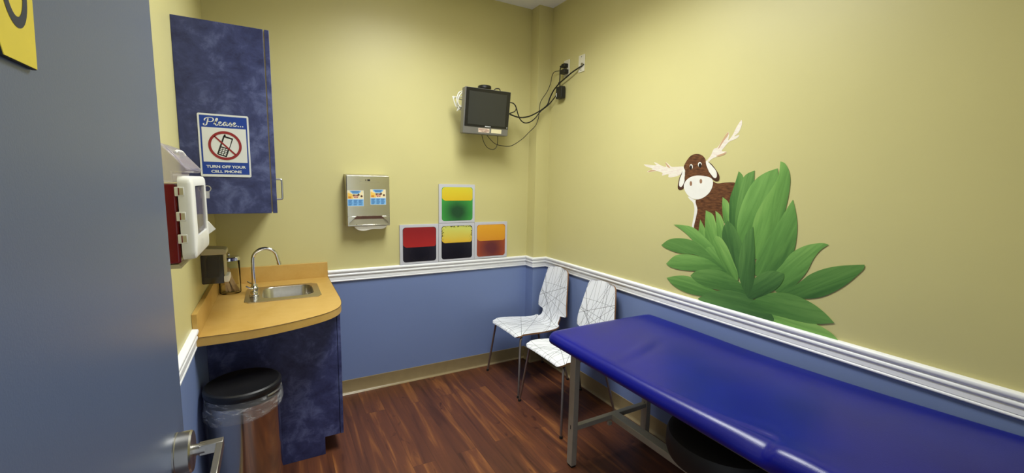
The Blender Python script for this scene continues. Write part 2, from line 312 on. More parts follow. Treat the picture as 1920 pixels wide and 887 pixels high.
M['red_plastic'] = plain('sharps_red_plastic', (120,16,28), .22, var=.08)
M['clear_lid'] = clear('clear_lilac_plastic', (206,198,218), .12, .3, .5)
M['window'] = clear('smoky_window', (120,110,124), .06, .2, .55)
m_ = bpy.data.materials.new('jar_glass'); m_.use_nodes = True; nt = m_.node_tree; nt.nodes.remove(nt.nodes['Principled BSDF'])
tr_ = nt.nodes.new('ShaderNodeBsdfTransparent'); tr_.inputs[0].default_value = (.93,.95,.94,1)
gl_ = nt.nodes.new('ShaderNodeBsdfGlossy'); gl_.inputs['Roughness'].default_value = .03
fr_ = nt.nodes.new('ShaderNodeLayerWeight'); fr_.inputs[0].default_value = .12
mx_ = nt.nodes.new('ShaderNodeMixShader'); nt.links.new(fr_.outputs[0], mx_.inputs[0]); nt.links.new(tr_.outputs[0], mx_.inputs[1]); nt.links.new(gl_.outputs[0], mx_.inputs[2])
nt.links.new(mx_.outputs[0], nt.nodes['Material Output'].inputs[0]); M['glass'] = m_
M['smoke_brown'] = clear('smoky_brown_plastic', (52,44,40), .1, .1, .8)
M['soap'] = plain('brown_soap', (74,40,26), .3)
M['stick'] = plain('pale_wood_stick', (214,178,136), .6, var=.12, vscale=40)
M['ply_edge'] = plain('beech_ply_edge', (150,108,72), .5, var=.12, vscale=60)
M['leg_metal'] = plain('grey_chair_leg_metal', (150,140,136), .3, .85, var=.05)
M['frame_paint'] = plain('grey_enamel_steel', (168,164,152), .4, .2, var=.05)
M['rubber'] = plain('black_rubber', (24,23,22), .7)
M['board'] = plain('grey_board_edge', (120,112,98), .6)
M['tv_grey'] = plain('silver_grey_plastic', (120,118,114), .35, .3, var=.03)
M['tv_black'] = plain('black_gloss_bezel', (20,20,24), .25, var=.03)
M['screen'] = plain('dark_screen', (46,47,46), .28, var=.02)
M['tag_pink'] = plain('pale_pink_label', (222,200,180), .6, var=.02)
M['tag_cream'] = plain('cream_label', (222,212,172), .6, var=.02)
M['tag_ink'] = plain('brown_ink', (112,62,58), .6)
M['tile_frame'] = plain('pale_grey_tile_frame', (196,196,204), .35, var=.02)
M['st_yellow'] = plain('sticker_yellow', (238,196,92), .4, var=.05)
M['st_cream'] = plain('sticker_cream', (236,222,176), .4, var=.03)
M['st_blue'] = plain('sticker_sky_blue', (122,178,226), .4, var=.05)
M['st_dblue'] = plain('sticker_deep_blue', (44,104,168), .4, var=.06)
M['st_brown'] = plain('sticker_brown', (88,56,44), .4, var=.1)
M['st_orange'] = plain('sticker_orange', (204,132,44), .4, var=.1)
M['st_pink'] = plain('sticker_pink', (206,150,128), .4, var=.1)
M['paper'] = plain('white_paper', (232,230,220), .75, var=.02)
M['lamp_frame'] = plain('lamp_frame_white', (225,225,222), .4)
M['seam'] = plain('dark_laminate_seam', (92,66,34), .5)
M['gap'] = plain('cream_melamine_edge', (196,182,150), .5)
M['dark_slot'] = plain('dark_slot', (34,30,30), .6)

def mottled(name, stops, s=7.):
    m, nt, b = base_mat(name, .42, 0, .4)
    v = coords(nt)
    n1 = noise(nt, v, s, 8, .68, .4); n2 = noise(nt, v, s*.33, 4, .5, .6)
    f = math_node(nt, 'ADD', math_node(nt, 'MULTIPLY', n1, .65), math_node(nt, 'MULTIPLY', n2, .35))
    nt.links.new(ramp(nt, f, stops), b.inputs['Base Color']); return m
M['mottled'] = mottled('mottled_navy_laminate', [(.36, lin((37,42,82))), (.5, lin((58,65,112))), (.64, lin((98,107,156)))], 13.)
M['maple'] = mottled('maple_laminate', [(.3, lin((188,147,70))), (.5, lin((198,160,86))), (.72, lin((206,170,98)))], 9)

def floor_mat():
    m, nt, b = base_mat('wood_plank_vinyl', .38, 0, .4)
    tc = nt.nodes.new('ShaderNodeTexCoord'); sep = nt.nodes.new('ShaderNodeSeparateXYZ')
    nt.links.new(tc.outputs['Object'], sep.inputs[0])
    X, Y = sep.outputs['X'], sep.outputs['Y']
    def comb(x, y, z=0.):
        c = nt.nodes.new('ShaderNodeCombineXYZ')
        for i, q in enumerate((x, y, z)):
            if isinstance(q, (int, float)): c.inputs[i].default_value = q
            else: nt.links.new(q, c.inputs[i])
        return c.outputs[0]
    br = nt.nodes.new('ShaderNodeTexBrick')
    nt.links.new(comb(Y, math_node(nt, 'ADD', X, .026)), br.inputs['Vector'])
    br.inputs['Scale'].default_value = 1.; br.inputs['Brick Width'].default_value = 1.1
    br.inputs['Row Height'].default_value = .13; br.inputs['Mortar Size'].default_value = .0012
    br.inputs['Mortar Smooth'].default_value = .3; br.inputs['Bias'].default_value = 0.
    br.offset = .37
    br.inputs['Color1'].default_value = (0,0,0,1); br.inputs['Color2'].default_value = (1,1,1,1)
    br.inputs['Mortar'].default_value = (.5,.5,.5,1)
    pr = nt.nodes.new('ShaderNodeSeparateColor'); nt.links.new(br.outputs['Color'], pr.inputs[0])
    pid = pr.outputs[0]
    off = math_node(nt, 'MULTIPLY', pid, 37.)
    g = noise(nt, comb(math_node(nt, 'MULTIPLY', X, 15.), math_node(nt, 'MULTIPLY', Y, 1.15), off), 1., 5, .52, .9)
    fine = noise(nt, comb(math_node(nt, 'MULTIPLY', X, 130.), math_node(nt, 'MULTIPLY', Y, 4.), off), 1., 3, .6)
    kn = noise(nt, comb(math_node(nt, 'MULTIPLY', X, 9.), math_node(nt, 'MULTIPLY', Y, 4.2), math_node(nt, 'ADD', off, 9.)), 1., 2, .5, 1.8)
    col = ramp(nt, g, [(.28, lin((68,38,27))), (.42, lin((91,53,37))), (.56, lin((103,60,39))), (.645, lin((130,80,45))), (.76, lin((164,108,60)))])
    def mix(a, bcol, fac, mode='MIX'):
        x = nt.nodes.new('ShaderNodeMix'); x.data_type = 'RGBA'; x.blend_type = mode
        if isinstance(fac, (int, float)): x.inputs[0].default_value = fac
        else: nt.links.new(fac, x.inputs[0])
        for i, q in ((6, a), (7, bcol)):
            if isinstance(q, tuple): x.inputs[i].default_value = q
            else: nt.links.new(q, x.inputs[i])
        return x.outputs[2]
    knf = nt.nodes.new('ShaderNodeMapRange'); knf.inputs[1].default_value = .665; knf.inputs[2].default_value = .76
    nt.links.new(kn, knf.inputs[0])
    col = mix(col, lin((62,32,26)), math_node(nt, 'MULTIPLY', knf.outputs[0], .8))
    col = mix(col, ramp(nt, fine, [(.3, (.8,.8,.8,1)), (.7, (1.08,1.08,1.08,1))]), .5, 'MULTIPLY')
    col = mix(col, ramp(nt, pid, [(0., (.86,.85,.85,1)), (1., (1.1,1.1,1.08,1))]), .7, 'MULTIPLY')
    mf = math_node(nt, 'MULTIPLY', br.outputs['Fac'], .55)
    col = mix(col, lin((48,26,18)), mf)
    nt.links.new(col, b.inputs['Base Color'])
    bump(nt, b, fine, .08, .002)
    return m
M['floor'] = floor_mat()

def vinyl_mat():
    m, nt, b = base_mat('royal_blue_vinyl', .30, 0, .42)
    v = coords(nt)
    nt.links.new(ramp(nt, noise(nt, v, 3, 3), [(.3, lin((5,11,110))), (.7, lin((9,17,130)))]), b.inputs['Base Color'])
    vo = nt.nodes.new('ShaderNodeTexVoronoi'); vo.inputs['Scale'].default_value = 330; nt.links.new(v, vo.inputs['Vector'])
    bump(nt, b, vo.outputs['Distance'], .10, .0012); return m
M['vinyl'] = vinyl_mat()

def scribble_mat():
    """white laminate crossed by thin dark straight lines (uv = unrolled seat shell in metres)"""
    m, nt, b = base_mat('white_line_pattern_laminate', .3, 0, .4)
    uv = nt.nodes.new('ShaderNodeUVMap').outputs[0]
    acc = None; r = random.Random(21)
    for i in range(36):
        a = r.uniform(0, PI); c = (r.uniform(-.17,.17), r.uniform(.02,.98))
        nx, ny = math.cos(a), math.sin(a); d0 = nx*c[0]+ny*c[1]
        d = nt.nodes.new('ShaderNodeVectorMath'); d.operation = 'DOT_PRODUCT'
        nt.links.new(uv, d.inputs[0]); d.inputs[1].default_value = (nx, ny, 0)
        f = math_node(nt, 'COMPARE', d.outputs['Value'], d0, r.choice((.0008,.001,.0012)))
        acc = f if acc is None else math_node(nt, 'MAXIMUM', acc, f)
    x = nt.nodes.new('ShaderNodeMix'); x.data_type = 'RGBA'; nt.links.new(acc, x.inputs[0])
    x.inputs[6].default_value = lin((240,242,248)); x.inputs[7].default_value = lin((52,52,60))
    nt.links.new(x.outputs[2], b.inputs['Base Color']); return m
M['scribble'] = scribble_mat()

def leaf_mat(name, dark, mid, light):
    """brushed-on greens running along the painted leaf (uv: along, across)"""
    m, nt, b = base_mat(name, .55, 0, .3)
    uv = nt.nodes.new('ShaderNodeUVMap').outputs[0]
    mp = nt.nodes.new('ShaderNodeMapping'); mp.inputs['Scale'].default_value = (1.0, 5., 1)
    nt.links.new(uv, mp.inputs['Vector'])
    oi = nt.nodes.new('ShaderNodeObjectInfo')
    ad = nt.nodes.new('ShaderNodeVectorMath'); nt.links.new(mp.outputs[0], ad.inputs[0])
    cb = nt.nodes.new('ShaderNodeCombineXYZ'); nt.links.new(math_node(nt, 'MULTIPLY', oi.outputs['Random'], 31.), cb.inputs[2])
    nt.links.new(cb.outputs[0], ad.inputs[1])
    n1 = noise(nt, ad.outputs[0], 1.5, 5, .6, .4)
    sp = nt.nodes.new('ShaderNodeSeparateXYZ'); nt.links.new(uv, sp.inputs[0])
    across = math_node(nt, 'MULTIPLY', math_node(nt, 'SUBTRACT', sp.outputs['Y'], .5), .34)
    along = math_node(nt, 'MULTIPLY', math_node(nt, 'SUBTRACT', sp.outputs['X'], .5), .2)
    f = math_node(nt, 'ADD', math_node(nt, 'ADD', math_node(nt, 'ADD', math_node(nt, 'MULTIPLY', n1, .5), .25), across), along)
    nt.links.new(ramp(nt, f, [(.28, lin(dark)), (.5, lin(mid)), (.72, lin(light))]), b.inputs['Base Color']); return m
LEAFM = [leaf_mat('mural_bright_green', (78,124,58), (108,156,76), (142,184,98)),
         leaf_mat('mural_mid_green', (68,112,54), (96,144,70), (126,172,90)),
         leaf_mat('mural_green', (56,98,48), (82,128,62), (108,152,78)),
         leaf_mat('mural_deep_green', (48,84,44), (68,110,56), (92,136,70))]
def streak(name, a, bcol, s=30, rot=.6):
    m, nt, b = base_mat(name, .55, 0, .3)
    v = coords(nt, 'Object', (1, 1, 4), (rot, 0, 0))
    nt.links.new(ramp(nt, noise(nt, v, s, 4, .6), [(.35, lin(a)), (.7, lin(bcol))]), b.inputs['Base Color']); return m
MM = dict(brown=streak('mural_brown', (72,42,24), (122,78,46)), dark=streak('mural_dark_brown', (58,32,20), (84,52,34)),
          white=plain('mural_white', (232,230,222), .55, var=.03), antler=streak('mural_antler_white', (232,228,212), (222,206,196)),
          tan=plain('mural_tan', (196,160,124), .55), eyewhite=plain('mural_eye_white', (238,236,228), .5, var=.01),
          black=plain('mural_black', (24,18,18), .5), nostril=plain('mural_nostril', (150,112,84), .55))

# ---------------------------------------------------------------- room shell
def struct(mb, name, mats, **k): return mb.build(name, mats, kind='structure', **k)
mb = MB(); mb.box(XL-.12, W+.12, YF-.12, D+.12, -.08, 0); struct(mb, 'floor', M['floor'], origin=(0,0,0), smooth=False)
mb = MB(); mb.box(XL-.12, W+.12, YF-.12, D+.12, ZC, ZC+.08); struct(mb, 'ceiling', M['ceiling'], smooth=False)
ZS = .9                                        # colour change hidden behind the chair rail
def wallbox(name, x0, x1, y0, y1):
    mb = MB(); mb.box(x0, x1, y0, y1, 0, ZS, 1); mb.box(x0, x1, y0, y1, ZS, ZC, 0)
    return struct(mb, name, [M['yellow'], M['blue']], smooth=False, origin=(0,0,0))
wallbox('wall_back', XL, W, D, D+.12)
wallbox('wall_right', W, W+.12, YF-.12, D+.12)
wallbox('wall_left', XL-.12, XL, YF-.12, D+.12)
wallbox('wall_corner', XC, W, DC, D)
DX0, DX1 = -.245, .88                          # doorway
mb = MB()
for a, b_ in ((XL, DX0), (DX1, W)):
    mb.box(a, b_, YF-.12, YF, 0, ZS, 1); mb.box(a, b_, YF-.12, YF, ZS, ZC, 0)
mb.box(DX0, DX1, YF-.12, YF, 2.14, ZC, 0)
struct(mb, 'wall_front', [M['yellow'], M['blue']], smooth=False, origin=(0,0,0))

def molding(prof, path, names, mat):
    """profile (distance from wall, z) swept along a wall path with mitred corners; room on the right-hand side of travel"""
    P = [Vector(p) for p in path]; n = len(P); nrm = []
    for i in range(n-1):
        d = (P[i+1]-P[i]).normalized(); nrm.append(Vector((d.y, -d.x)))
    off = []
    for i in range(n):
        if i == 0: off.append(nrm[0])
        elif i == n-1: off.append(nrm[-1])
        else:
            s = nrm[i-1]+nrm[i]; off.append(s/(s.dot(nrm[i])))
    k = len(prof)
    for i, nm in enumerate(names):
        if nm is None: continue
        mb = MB(); vs = []
        for j in (i, i+1):
            for d, z in prof: q = P[j]+off[j]*d; vs.append((q.x, q.y, z))
        mb.add(vs, [(a, (a+1)%k, k+(a+1)%k, k+a) for a in range(k)]+[tuple(range(k)), tuple(range(k,2*k))])
        struct(mb, nm, mat, angle=50)
RAIL = [(0,.955),(.020,.953),(.023,.949),(.023,.940),(.019,.932),(.013,.929),(.013,.926),(.018,.922),(.019,.915),(.017,.909),(.010,.905),(.009,.902),
        (.012,.900),(.012,.882),(.009,.880),(.013,.877),(.014,.872),(.012,.868),(.006,.865),(0,.865)]
path = [(.317,D),(XC,D),(XC,DC),(W,DC),(W,YF)]
molding(RAIL, path, ['trim_1','trim_2','trim_3','trim_4'], M['white_trim'])
molding(RAIL, [(XL,YF),(XL,2.188)], ['trim_5'], M['white_trim'])
BASE = [(0,.107),(.0035,.107),(.0045,.1045),(.004,.102),(.004,.020),(.007,.011),(.013,.006),(.022,.0025),(.023,0),(0,0)]
molding(BASE, [(.29,D),(XC,D),(XC,DC),(W,DC),(W,YF)], ['baseboard_back','baseboard_corner','baseboard_column','baseboard_right'], M['base_tan'])
molding(BASE, [(XL,YF),(XL,2.54)], ['baseboard_left'], M['base_tan'])

# open door, folded back along the left wall
DF = -.200
mb = MB(); mb.box(DF-.045, DF, .03, 1.152, .008, 2.12)
door = mb.build('door_1', M['door'], bevel=.002, kind='structure', origin=(DF-.0225,.03,0))
YH, ZH = 1.055, 1.026
mb = MB(); mb.lathe([(.0435,0),(.0435,.003),(.0425,.004),(.0425,.026),(.040,.0295),(.012,.030)], (DF,YH,ZH), 0, 48)
rose = mb.build('door_handle', M['nickel'], door)
mb = MB(); mb.lathe([(.0115,.026),(.0115,.050)], (DF,YH,ZH), 0, 24)
mb.build('handle_neck', M['nickel'], rose)
mb = MB()
mb.box(DF+.040, DF+.083, YH-.010, YH+.010, ZH-.011, ZH+.011)
mb.box(DF+.071, DF+.083, YH-.135, YH-.010, ZH-.011, ZH+.011)
mb.build('lever', M['nickel'], rose, bevel=.0012)

# room number sign on the door
t = thing('number_sign', 'yellow room number sign with charcoal digit on the open grey door', 'sign', (DF, .56, 1.6995))
outl = [(.544,1.6995),(.6045,1.6995),(.6125,1.79),(.616,1.86),(.492,1.86),(.502,1.79)]
mb = MB(); mb.prism(outl, 0, DF+.0004, DF+.0044); mb.build('backing_plate', M['num_grey'], t, bevel=.0005)
mb = MB(); mb.prism([((y-.56)*.985+.56, (z-1.78)*.99+1.78) for y, z in outl], 0, DF+.0044, DF+.0050); mb.build('yellow_face', M['num_yellow'], t, smooth=False)
mb = MB()
cy, cz = .574, 1.766
def digit(p): return (DF+.0053, cy+p[0], cz+p[1])
def loop(mb, cx, cz_, rx, rz, w, fn, a0=0, a1=360, n=40):
    o = []; i_ = []
    for k in range(n+1):
        a = math.radians(a0+(a1-a0)*k/n); o.append(fn((cx+rx*math.cos(a), cz_+rz*math.sin(a)))); i_.append(fn((cx+(rx-w)*math.cos(a), cz_+(rz-w*1.15)*math.sin(a))))
    mb.add(o+i_, [(k,k+1,n+2+k,n+1+k) for k in range(n)])
loop(mb, 0, 0, .0235, .0355, .0085, digit)
ribbon(mb, [(-.0195,0),(-.017,.03),(-.006,.058),(.012,.074)], .0085, .0085, digit)
mb.build('digit', M['num_grey'], t, smooth=False)

# ---------------------------------------------------------------- ceiling light
LX0, LX1, LY0, LY1 = .62, 1.22, 1.22, 2.44
t = thing('ceiling_light', 'recessed white fluorescent ceiling light over the middle of the room', 'ceiling light', ((LX0+LX1)/2,(LY0+LY1)/2,ZC-.03))
mb = MB()
mb.box(LX0-.03, LX0, LY0-.03, LY1+.03, ZC-.03, ZC-.0005); mb.box(LX1, LX1+.03, LY0-.03, LY1+.03, ZC-.03, ZC-.0005)
mb.box(LX0, LX1, LY0-.03, LY0, ZC-.03, ZC-.0005); mb.box(LX0, LX1, LY1, LY1+.03, ZC-.03, ZC-.0005)
mb.build('frame', M['lamp_frame'], t, smooth=False)
m_, nt, b = base_mat('lamp_diffuser', .5); b.inputs['Base Color'].default_value = (.9,.9,.88,1)
b.inputs['Emission Color'].default_value = (1,.965,.90,1); b.inputs['Emission Strength'].default_value = LAMP
mb = MB(); mb.box(LX0, LX1, LY0, LY1, ZC-.012, ZC-.001); mb.build('diffuser', m_, t, smooth=False)
la = bpy.data.lights.new('lamp_tubes', 'AREA'); la.shape = 'RECTANGLE'; la.size = LX1-LX0; la.size_y = LY1-LY0
la.energy = POWER; la.color = LCOL; la.spread = math.radians(SPREAD)
lo_ = bpy.data.objects.new('lamp_tubes', la); COL.objects.link(lo_); lo_.location = ((LX0+LX1)/2,(LY0+LY1)/2,ZC-.014)
lo_.location = lo_.location-t.location; lo_.parent = t
w = bpy.data.worlds.new('corridor_light'); scene.world = w; w.use_nodes = True
w.node_tree.nodes['Background'].inputs[0].default_value = WCOL
w.node_tree.nodes['Background'].inputs[1].default_value = WORLD

# ---------------------------------------------------------------- wall cabinet
CY0 = 2.218
t = thing('wall_cabinet', 'mottled navy wall cabinet hung over the sink counter', 'cabinet', (XL+.16, (CY0+D)/2, 1.443))
mb = MB(); mb.box(XL+.0005, -.008, CY0, D-.001, 1.443, 2.235); mb.build('body', M['mottled'], t, bevel=.001)
mb = MB(); mb.box(-.008, -.003, CY0+.006, D-.02, 1.449, 2.229); mb.build('door_bumper_gap', M['gap'], t, smooth=False)
for y0, y1, yh in ((CY0, 2.732, CY0+.05), (2.735, D-.004, D-.05)):
    mb = MB(); mb.box(-.003, .015, y0, y1, 1.443, 2.235); dr = mb.build('door', M['mottled'], t, bevel=.001)
    mb = MB(); q = .011
    mb.tube(crom([(.014,yh,1.596),(.030,yh,1.596),(.0365,yh,1.594),(.039,yh,1.587),(.039,yh,1.55),(.039,yh,1.513),(.0365,yh,1.506),(.030,yh,1.504),(.014,yh,1.504)],4), .004, 10)
    if yh < 2.6: mb.build('handle', M['nickel'], dr)

# phone sign on the cabinet side
SY = CY0-.0003
t = thing('phone_sign', 'blue and white no cell phone sign on the navy cabinet side', 'sign', (-.17, SY, 1.602))
mb = MB(); mb.prism(rrect(-.260,-.079,1.602,1.863,.006), 1, SY-.0016, SY); mb.build('board', M['white'], t)
def lay(k): return lambda p: (p[0], SY-.0016-.00025*k, p[1])
mb = MB(); mb.plate(rrect(-.2535,-.0855,1.6125,1.8555,.001), lay(1)); mb.build('blue_panel', M['sign_blue'], t, smooth=False)
mb = MB(); mb.plate(rrect(-.2475,-.0905,1.664,1.807,.001), lay(2)); mb.build('white_panel', M['white'], t, smooth=False)
mb = MB()
mb.plate(PHONE['body'], lay(3)); mb.plate(PHONE['antenna'], lay(3)); mb.build('phone_symbol', M['sign_black'], t, smooth=False)
mb = MB(); mb.plate(PHONE['screen'], lay(4))
for k in PHONE['keys']: mb.plate(k, lay(4))
mb.build('phone_screen_and_keys', M['white'], t, smooth=False)
mb = MB(); mb.plate(PHONE['slash'], lay(5)); loop(mb, -.1685, 1.7335, .0595, .0605, .0095, lay(5), n=60); mb.build('prohibition_ring', M['sign_red'], t, smooth=False)
mb = MB()
text_into(mb, 'TURN OFF YOUR', .0148, lambda p: (-.169+p[0], SY-.0022, 1.6395+p[1]), bold=.00055, width=.142)
text_into(mb, 'CELL PHONE', .0148, lambda p: (-.169+p[0], SY-.0022, 1.6195+p[1]), bold=.00055, width=.109)
mb.build('lettering', M['white'], t, smooth=False)
mb = MB(); fs = lambda p: (-.2415+p[0]*.001, SY-.0022, 1.8155+p[1]*.00105)
for s_ in ([(19,26),(17,18),(14,7),(12,2),(8,-1),(3,0),(2,4),(5,6)], [(6,17),(7,23),(14,28),(24,30),(33,29),(37,24),(34,17),(26,13),(19,15)],
           [(37,5),(43,12),(50,22),(51,27),(48,28),(45,21),(43,9),(44,3),(48,1),(54,6)], [(54,6),(60,10),(63,13),(61,16),(57,14),(55,7),(58,1.5),(64,2),(69,7)],
           [(82,13),(78,15.5),(73,12),(71,6),(73,1.5),(77,3),(83,14),(82,5),(84,1.5),(90,6)], [(90,6),(95,13),(97,16)], [(97,16),(98,10),(101,5),(98,1),(92,2)], [(100,2),(106,6)],
           [(106,6),(111,10),(114,13),(112,16),(108,14),(106,7),(109,1.5),(114,2),(119,6)]):
    ribbon(mb, s_, 2.0, 4.6, fs)
for x in (124, 132, 140): mb.plate([(x+2.4*math.cos(a*PI/8), 1.8+2.4*math.sin(a*PI/8)) for a in range(16)], fs)
mb.build('script_lettering', M['white'], t, smooth=False)

# ---------------------------------------------------------------- sink cabinet, countertop, sink, faucet
BY = 2.55
t = thing('sink_cabinet', 'mottled navy base cabinet under the maple counter', 'cabinet', (0, (BY+D)/2, 0))
mb = MB(); pan = [(XL+.0005,0),(.205,0),(.205,.107),(.287,.107),(.287,.873),(XL+.0005,.873)]
mb.prism(pan, 1, BY, BY+.019); mb.prism(pan, 1, D-.039, D-.02)
mb.box(XL+.0005, .287, BY+.019, D-.039, .107, .125); mb.box(XL+.0005, XL+.012, BY+.019, D-.039, .125, .873); mb.box(.187, .205, BY+.019, D-.039, 0, .107)
mb.box(.268, .287, BY+.019, D-.039, .835, .873)
mb.build('body', M['mottled'], t, bevel=.001)
for y0, y1 in ((BY-.002, 2.885), (2.888, D-.02)):
    mb = MB(); mb.box(.289, .307, y0, y1, .107, .866); dr = mb.build('door', M['mottled'], t, bevel=.001)
    mb = MB(); yh = 2.85 if y0 < 2.7 else 2.925
    mb.tube([(.306,yh,.80),(.326,yh,.80),(.331,yh,.795),(.331,yh,.71),(.326,yh,.705),(.306,yh,.705)], .004, 8); mb.build('handle', M['nickel'], dr)

t = thing('countertop', 'maple laminate countertop with a curved end along the left wall', 'countertop', (0, 2.7, .874))
outer = [(XL+.0008,2.19),(-.20,2.192),(-.10,2.203),(0,2.228),(.10,2.266),(.18,2.307),(.235,2.347),(.275,2.395),(.299,2.45),(.311,2.52),(.316,2.60),(.316,D-.001),(XL+.0008,D-.001)]
outer = [outer[0]]+crom(outer[1:11], 5)+outer[11:]
hole = rrect(-.085,.200,2.742,3.030,.06)
bm = bmesh.new()
def ring(pts, z):
    vs = [bm.verts.new((p[0],p[1],z)) for p in pts]; return vs, [bm.edges.new((vs[i],vs[(i+1)%len(vs)])) for i in range(len(vs))]
to, eo = ring(outer, .914); ti, ei = ring(hole, .914); lo, e2 = ring(outer, .874); li, e3 = ring(hole, .874)
bmesh.ops.triangle_fill(bm, edges=eo+ei, use_beauty=True); bmesh.ops.triangle_fill(bm, edges=e2+e3, use_beauty=True)
for a, c in ((to,lo),(ti,li)):
    for i in range(len(a)): j = (i+1)%len(a); bm.faces.new((a[i],a[j],c[j],c[i]))
bmesh.ops.recalc_face_normals(bm, faces=bm.faces)
bm.verts.ensure_lookup_table(); mb = MB(); bm.verts.index_update()
mb.add([v.co for v in bm.verts], [tuple(v.index for v in f.verts) for f in bm.faces]); bm.free()
mb.build('slab', M['maple'], t, bevel=.0012)
mb = MB(); mb.tube([(p[0]+(.0004 if p[0] > 0 else 0), p[1]-.0004, .9138) for p in outer[:-1]], .0011, 6); mb.build('laminate_seam', M['seam'], t)
mb = MB(); mb.box(XL+.0205, .316, D-.021, D-.001, .9142, 1.018); mb.build('backsplash', M['maple'], t, bevel=.001)
mb = MB(); mb.box(XL+.0008, XL+.0202, 2.19, D-.001, .9142, 1.018); mb.build('backsplash', M['maple'], t, bevel=.001)

t = thing('sink', 'small square stainless sink set into the maple counter', 'sink', (.035, 2.88, .76))
SX0, SX1, SY0, SY1 = -.165, .228, 2.690, 3.060
ch = .035
rim = [(SX0+ch*.6,SY0),(SX1-ch*.6,SY0),(SX1,SY0+ch),(SX1,SY1-ch),(SX1-ch,SY1),(SX0+ch,SY1),(SX0,SY1-ch),(SX0,SY0+ch)]
bm = bmesh.new()
ro, eo = ring(rim, .9185); bo, eb = ring(rrect(-.080,.193,2.748,3.024,.058), .9185)
bmesh.ops.triangle_fill(bm, edges=eo+eb, use_beauty=True)
r0, _e = ring([(p[0]*1.004 , p[1]) for p in rim], .9145)
for i in range(len(ro)): j = (i+1)%len(ro); bm.faces.new((ro[i],ro[j],r0[j],r0[i]))
prev = bo
for x, z in ((.004,.912),(.008,.80),(.014,.782),(.03,.772),(.05,.769)):
    nx_, _e = ring(rrect(-.080+x,.193-x,2.748+x,3.024-x,max(.058-x*.3,.03)), z)
    for i in range(len(prev)): j = (i+1)%len(prev); bm.faces.new((prev[i],prev[j],nx_[j],nx_[i]))
    prev = nx_
bm.faces.new(prev); bm.verts.index_update()
mb = MB(); mb.add([v.co for v in bm.verts], [tuple(v.index for v in f.verts) for f in bm.faces]); bm.free()
bowl = mb.build('basin', M['steel'], t, angle=40)
mb = MB(); mb.lathe([(.042,.7695),(.042,.772),(.036,.7725),(.03,.7705),(.004,.7705)], (.056,2.886,0)); mb.build('drain', M['chrome'], t)

FX, FY = -.120, 2.875
t = thing('faucet', 'chrome gooseneck faucet at the left edge of the sink', 'faucet', (FX, FY, .9185))
mb = MB(); mb.prism([(p[0],p[1]) for p in rrect(FX-.024,FX+.024,FY-.075,FY+.075,.022)], 2, .9188, .930); mb.build('base', M['chrome'], t, bevel=.003)
mb = MB(); mb.lathe([(.019,.930),(.019,.948),(.022,.950),(.022,.962),(.016,.968),(.013,.975),(.012,.985)], (FX,FY,0)); mb.build('hub', M['chrome'], t)
arc = [(FX,FY,.98),(FX-.001,FY,1.05),(FX,FY,1.125)]+[(FX+.064-.064*math.cos(a),FY,1.125+.064*math.sin(a)) for a in [PI*k/14 for k in range(1,13)]]+[(FX+.1335,FY,1.100)]
mb = MB(); mb.tube(arc, [.0115]+[.0095]*(len(arc)-1), 14); sp = mb.build('spout', M['chrome'], t)
mb = MB(); mb.tube([(FX+.1325,FY,1.106),(FX+.136,FY,1.088)], .0115, 14); mb.build('aerator', M['chrome'], sp)
for s_ in (-1, 1):
    mb = MB(); y = FY+s_*.051
    mb.lathe([(.018,.930),(.018,.945),(.014,.952),(.016,.956),(.016,.966),(.008,.971)], (FX,y,0), n=24)
    mb.tube([(FX,y,.964),(FX-.018,y+s_*.012,.972),(FX-.036,y+s_*.018,.986)], [.005,.0045,.004], 10)
    mb.build('handle', M['chrome'], t)

# ---------------------------------------------------------------- sharps container
HX, HY0, HY1 = -.200, 1.50, 1.80
t = thing('sharps_container', 'red sharps bin with clear lid in a white wall bracket', 'sharps container', (XL, (HY0+HY1)/2, 1.345))
mb = MB(); mb.prism([(XL+.001,1.352),(-.238,1.352),(-.237,1.578),(XL+.001,1.578)], 1, HY0+.012, HY1-.012); mb.build('red_bin', M['red_plastic'], t, bevel=.006, seg=3)
mb = MB()
lidp = [(XL+.001,1.582),(-.242,1.582),(-.242,1.612),(HX-.012,1.612),(HX-.006,1.622),(-.262,1.690),(XL+.001,1.705)]
mb.prism(lidp, 1, HY0+.008, HY1-.008); ld_ = mb.build('clear_lid', M['clear_lid'], t, bevel=.005, seg=2)
mb = MB(); mb.tube(crom([(-.252,HY0+.014,1.678),(-.228,HY0+.012,1.648),(-.222,HY0+.012,1.634),(-.222,HY0+.012,1.616)],4), .003, 8); mb.build('lid_ridge', M['clear_lid'], ld_)
mb = MB(); mb.tube([(-.240,HY0+.06,1.668),(-.240,HY0+.09,1.674),(-.236,HY0+.14,1.674),(-.232,HY0+.16,1.664)], .004, 8); mb.build('lid_latch', M['white_plastic'], ld_)
# white cover frame: outline with window opening
cov = rrect(HY0, HY1, 1.362, 1.602, .022); win = rrect(1.562,1.752,1.425,1.573,.006)
bm = bmesh.new()
def ringx(pts, x):
    vs = [bm.verts.new((x,p[0],p[1])) for p in pts]; return vs, [bm.edges.new((vs[i],vs[(i+1)%len(vs)])) for i in range(len(vs))]
fo, e1 = ringx([((p[0]-1.65)*.95+1.65, (p[1]-1.482)*.94+1.482) for p in cov], HX); fi, e2 = ringx(win, HX)
bmesh.ops.triangle_fill(bm, edges=e1+e2, use_beauty=True)
prev = fo
for k, x in ((.985,HX-.004),(1.,HX-.012),(1.,-.232)):
    nx_, _e = ringx([((p[0]-1.65)*k+1.65, (p[1]-1.482)*k+1.482) for p in cov], x)
    for i in range(len(prev)): j = (i+1)%len(prev); bm.faces.new((prev[i],prev[j],nx_[j],nx_[i]))
    prev = nx_
bk, _e = ringx(win, HX-.008)
for i in range(len(fi)): j = (i+1)%len(fi); bm.faces.new((fi[i],fi[j],bk[j],bk[i]))
bm.faces.new(prev); bm.verts.index_update()
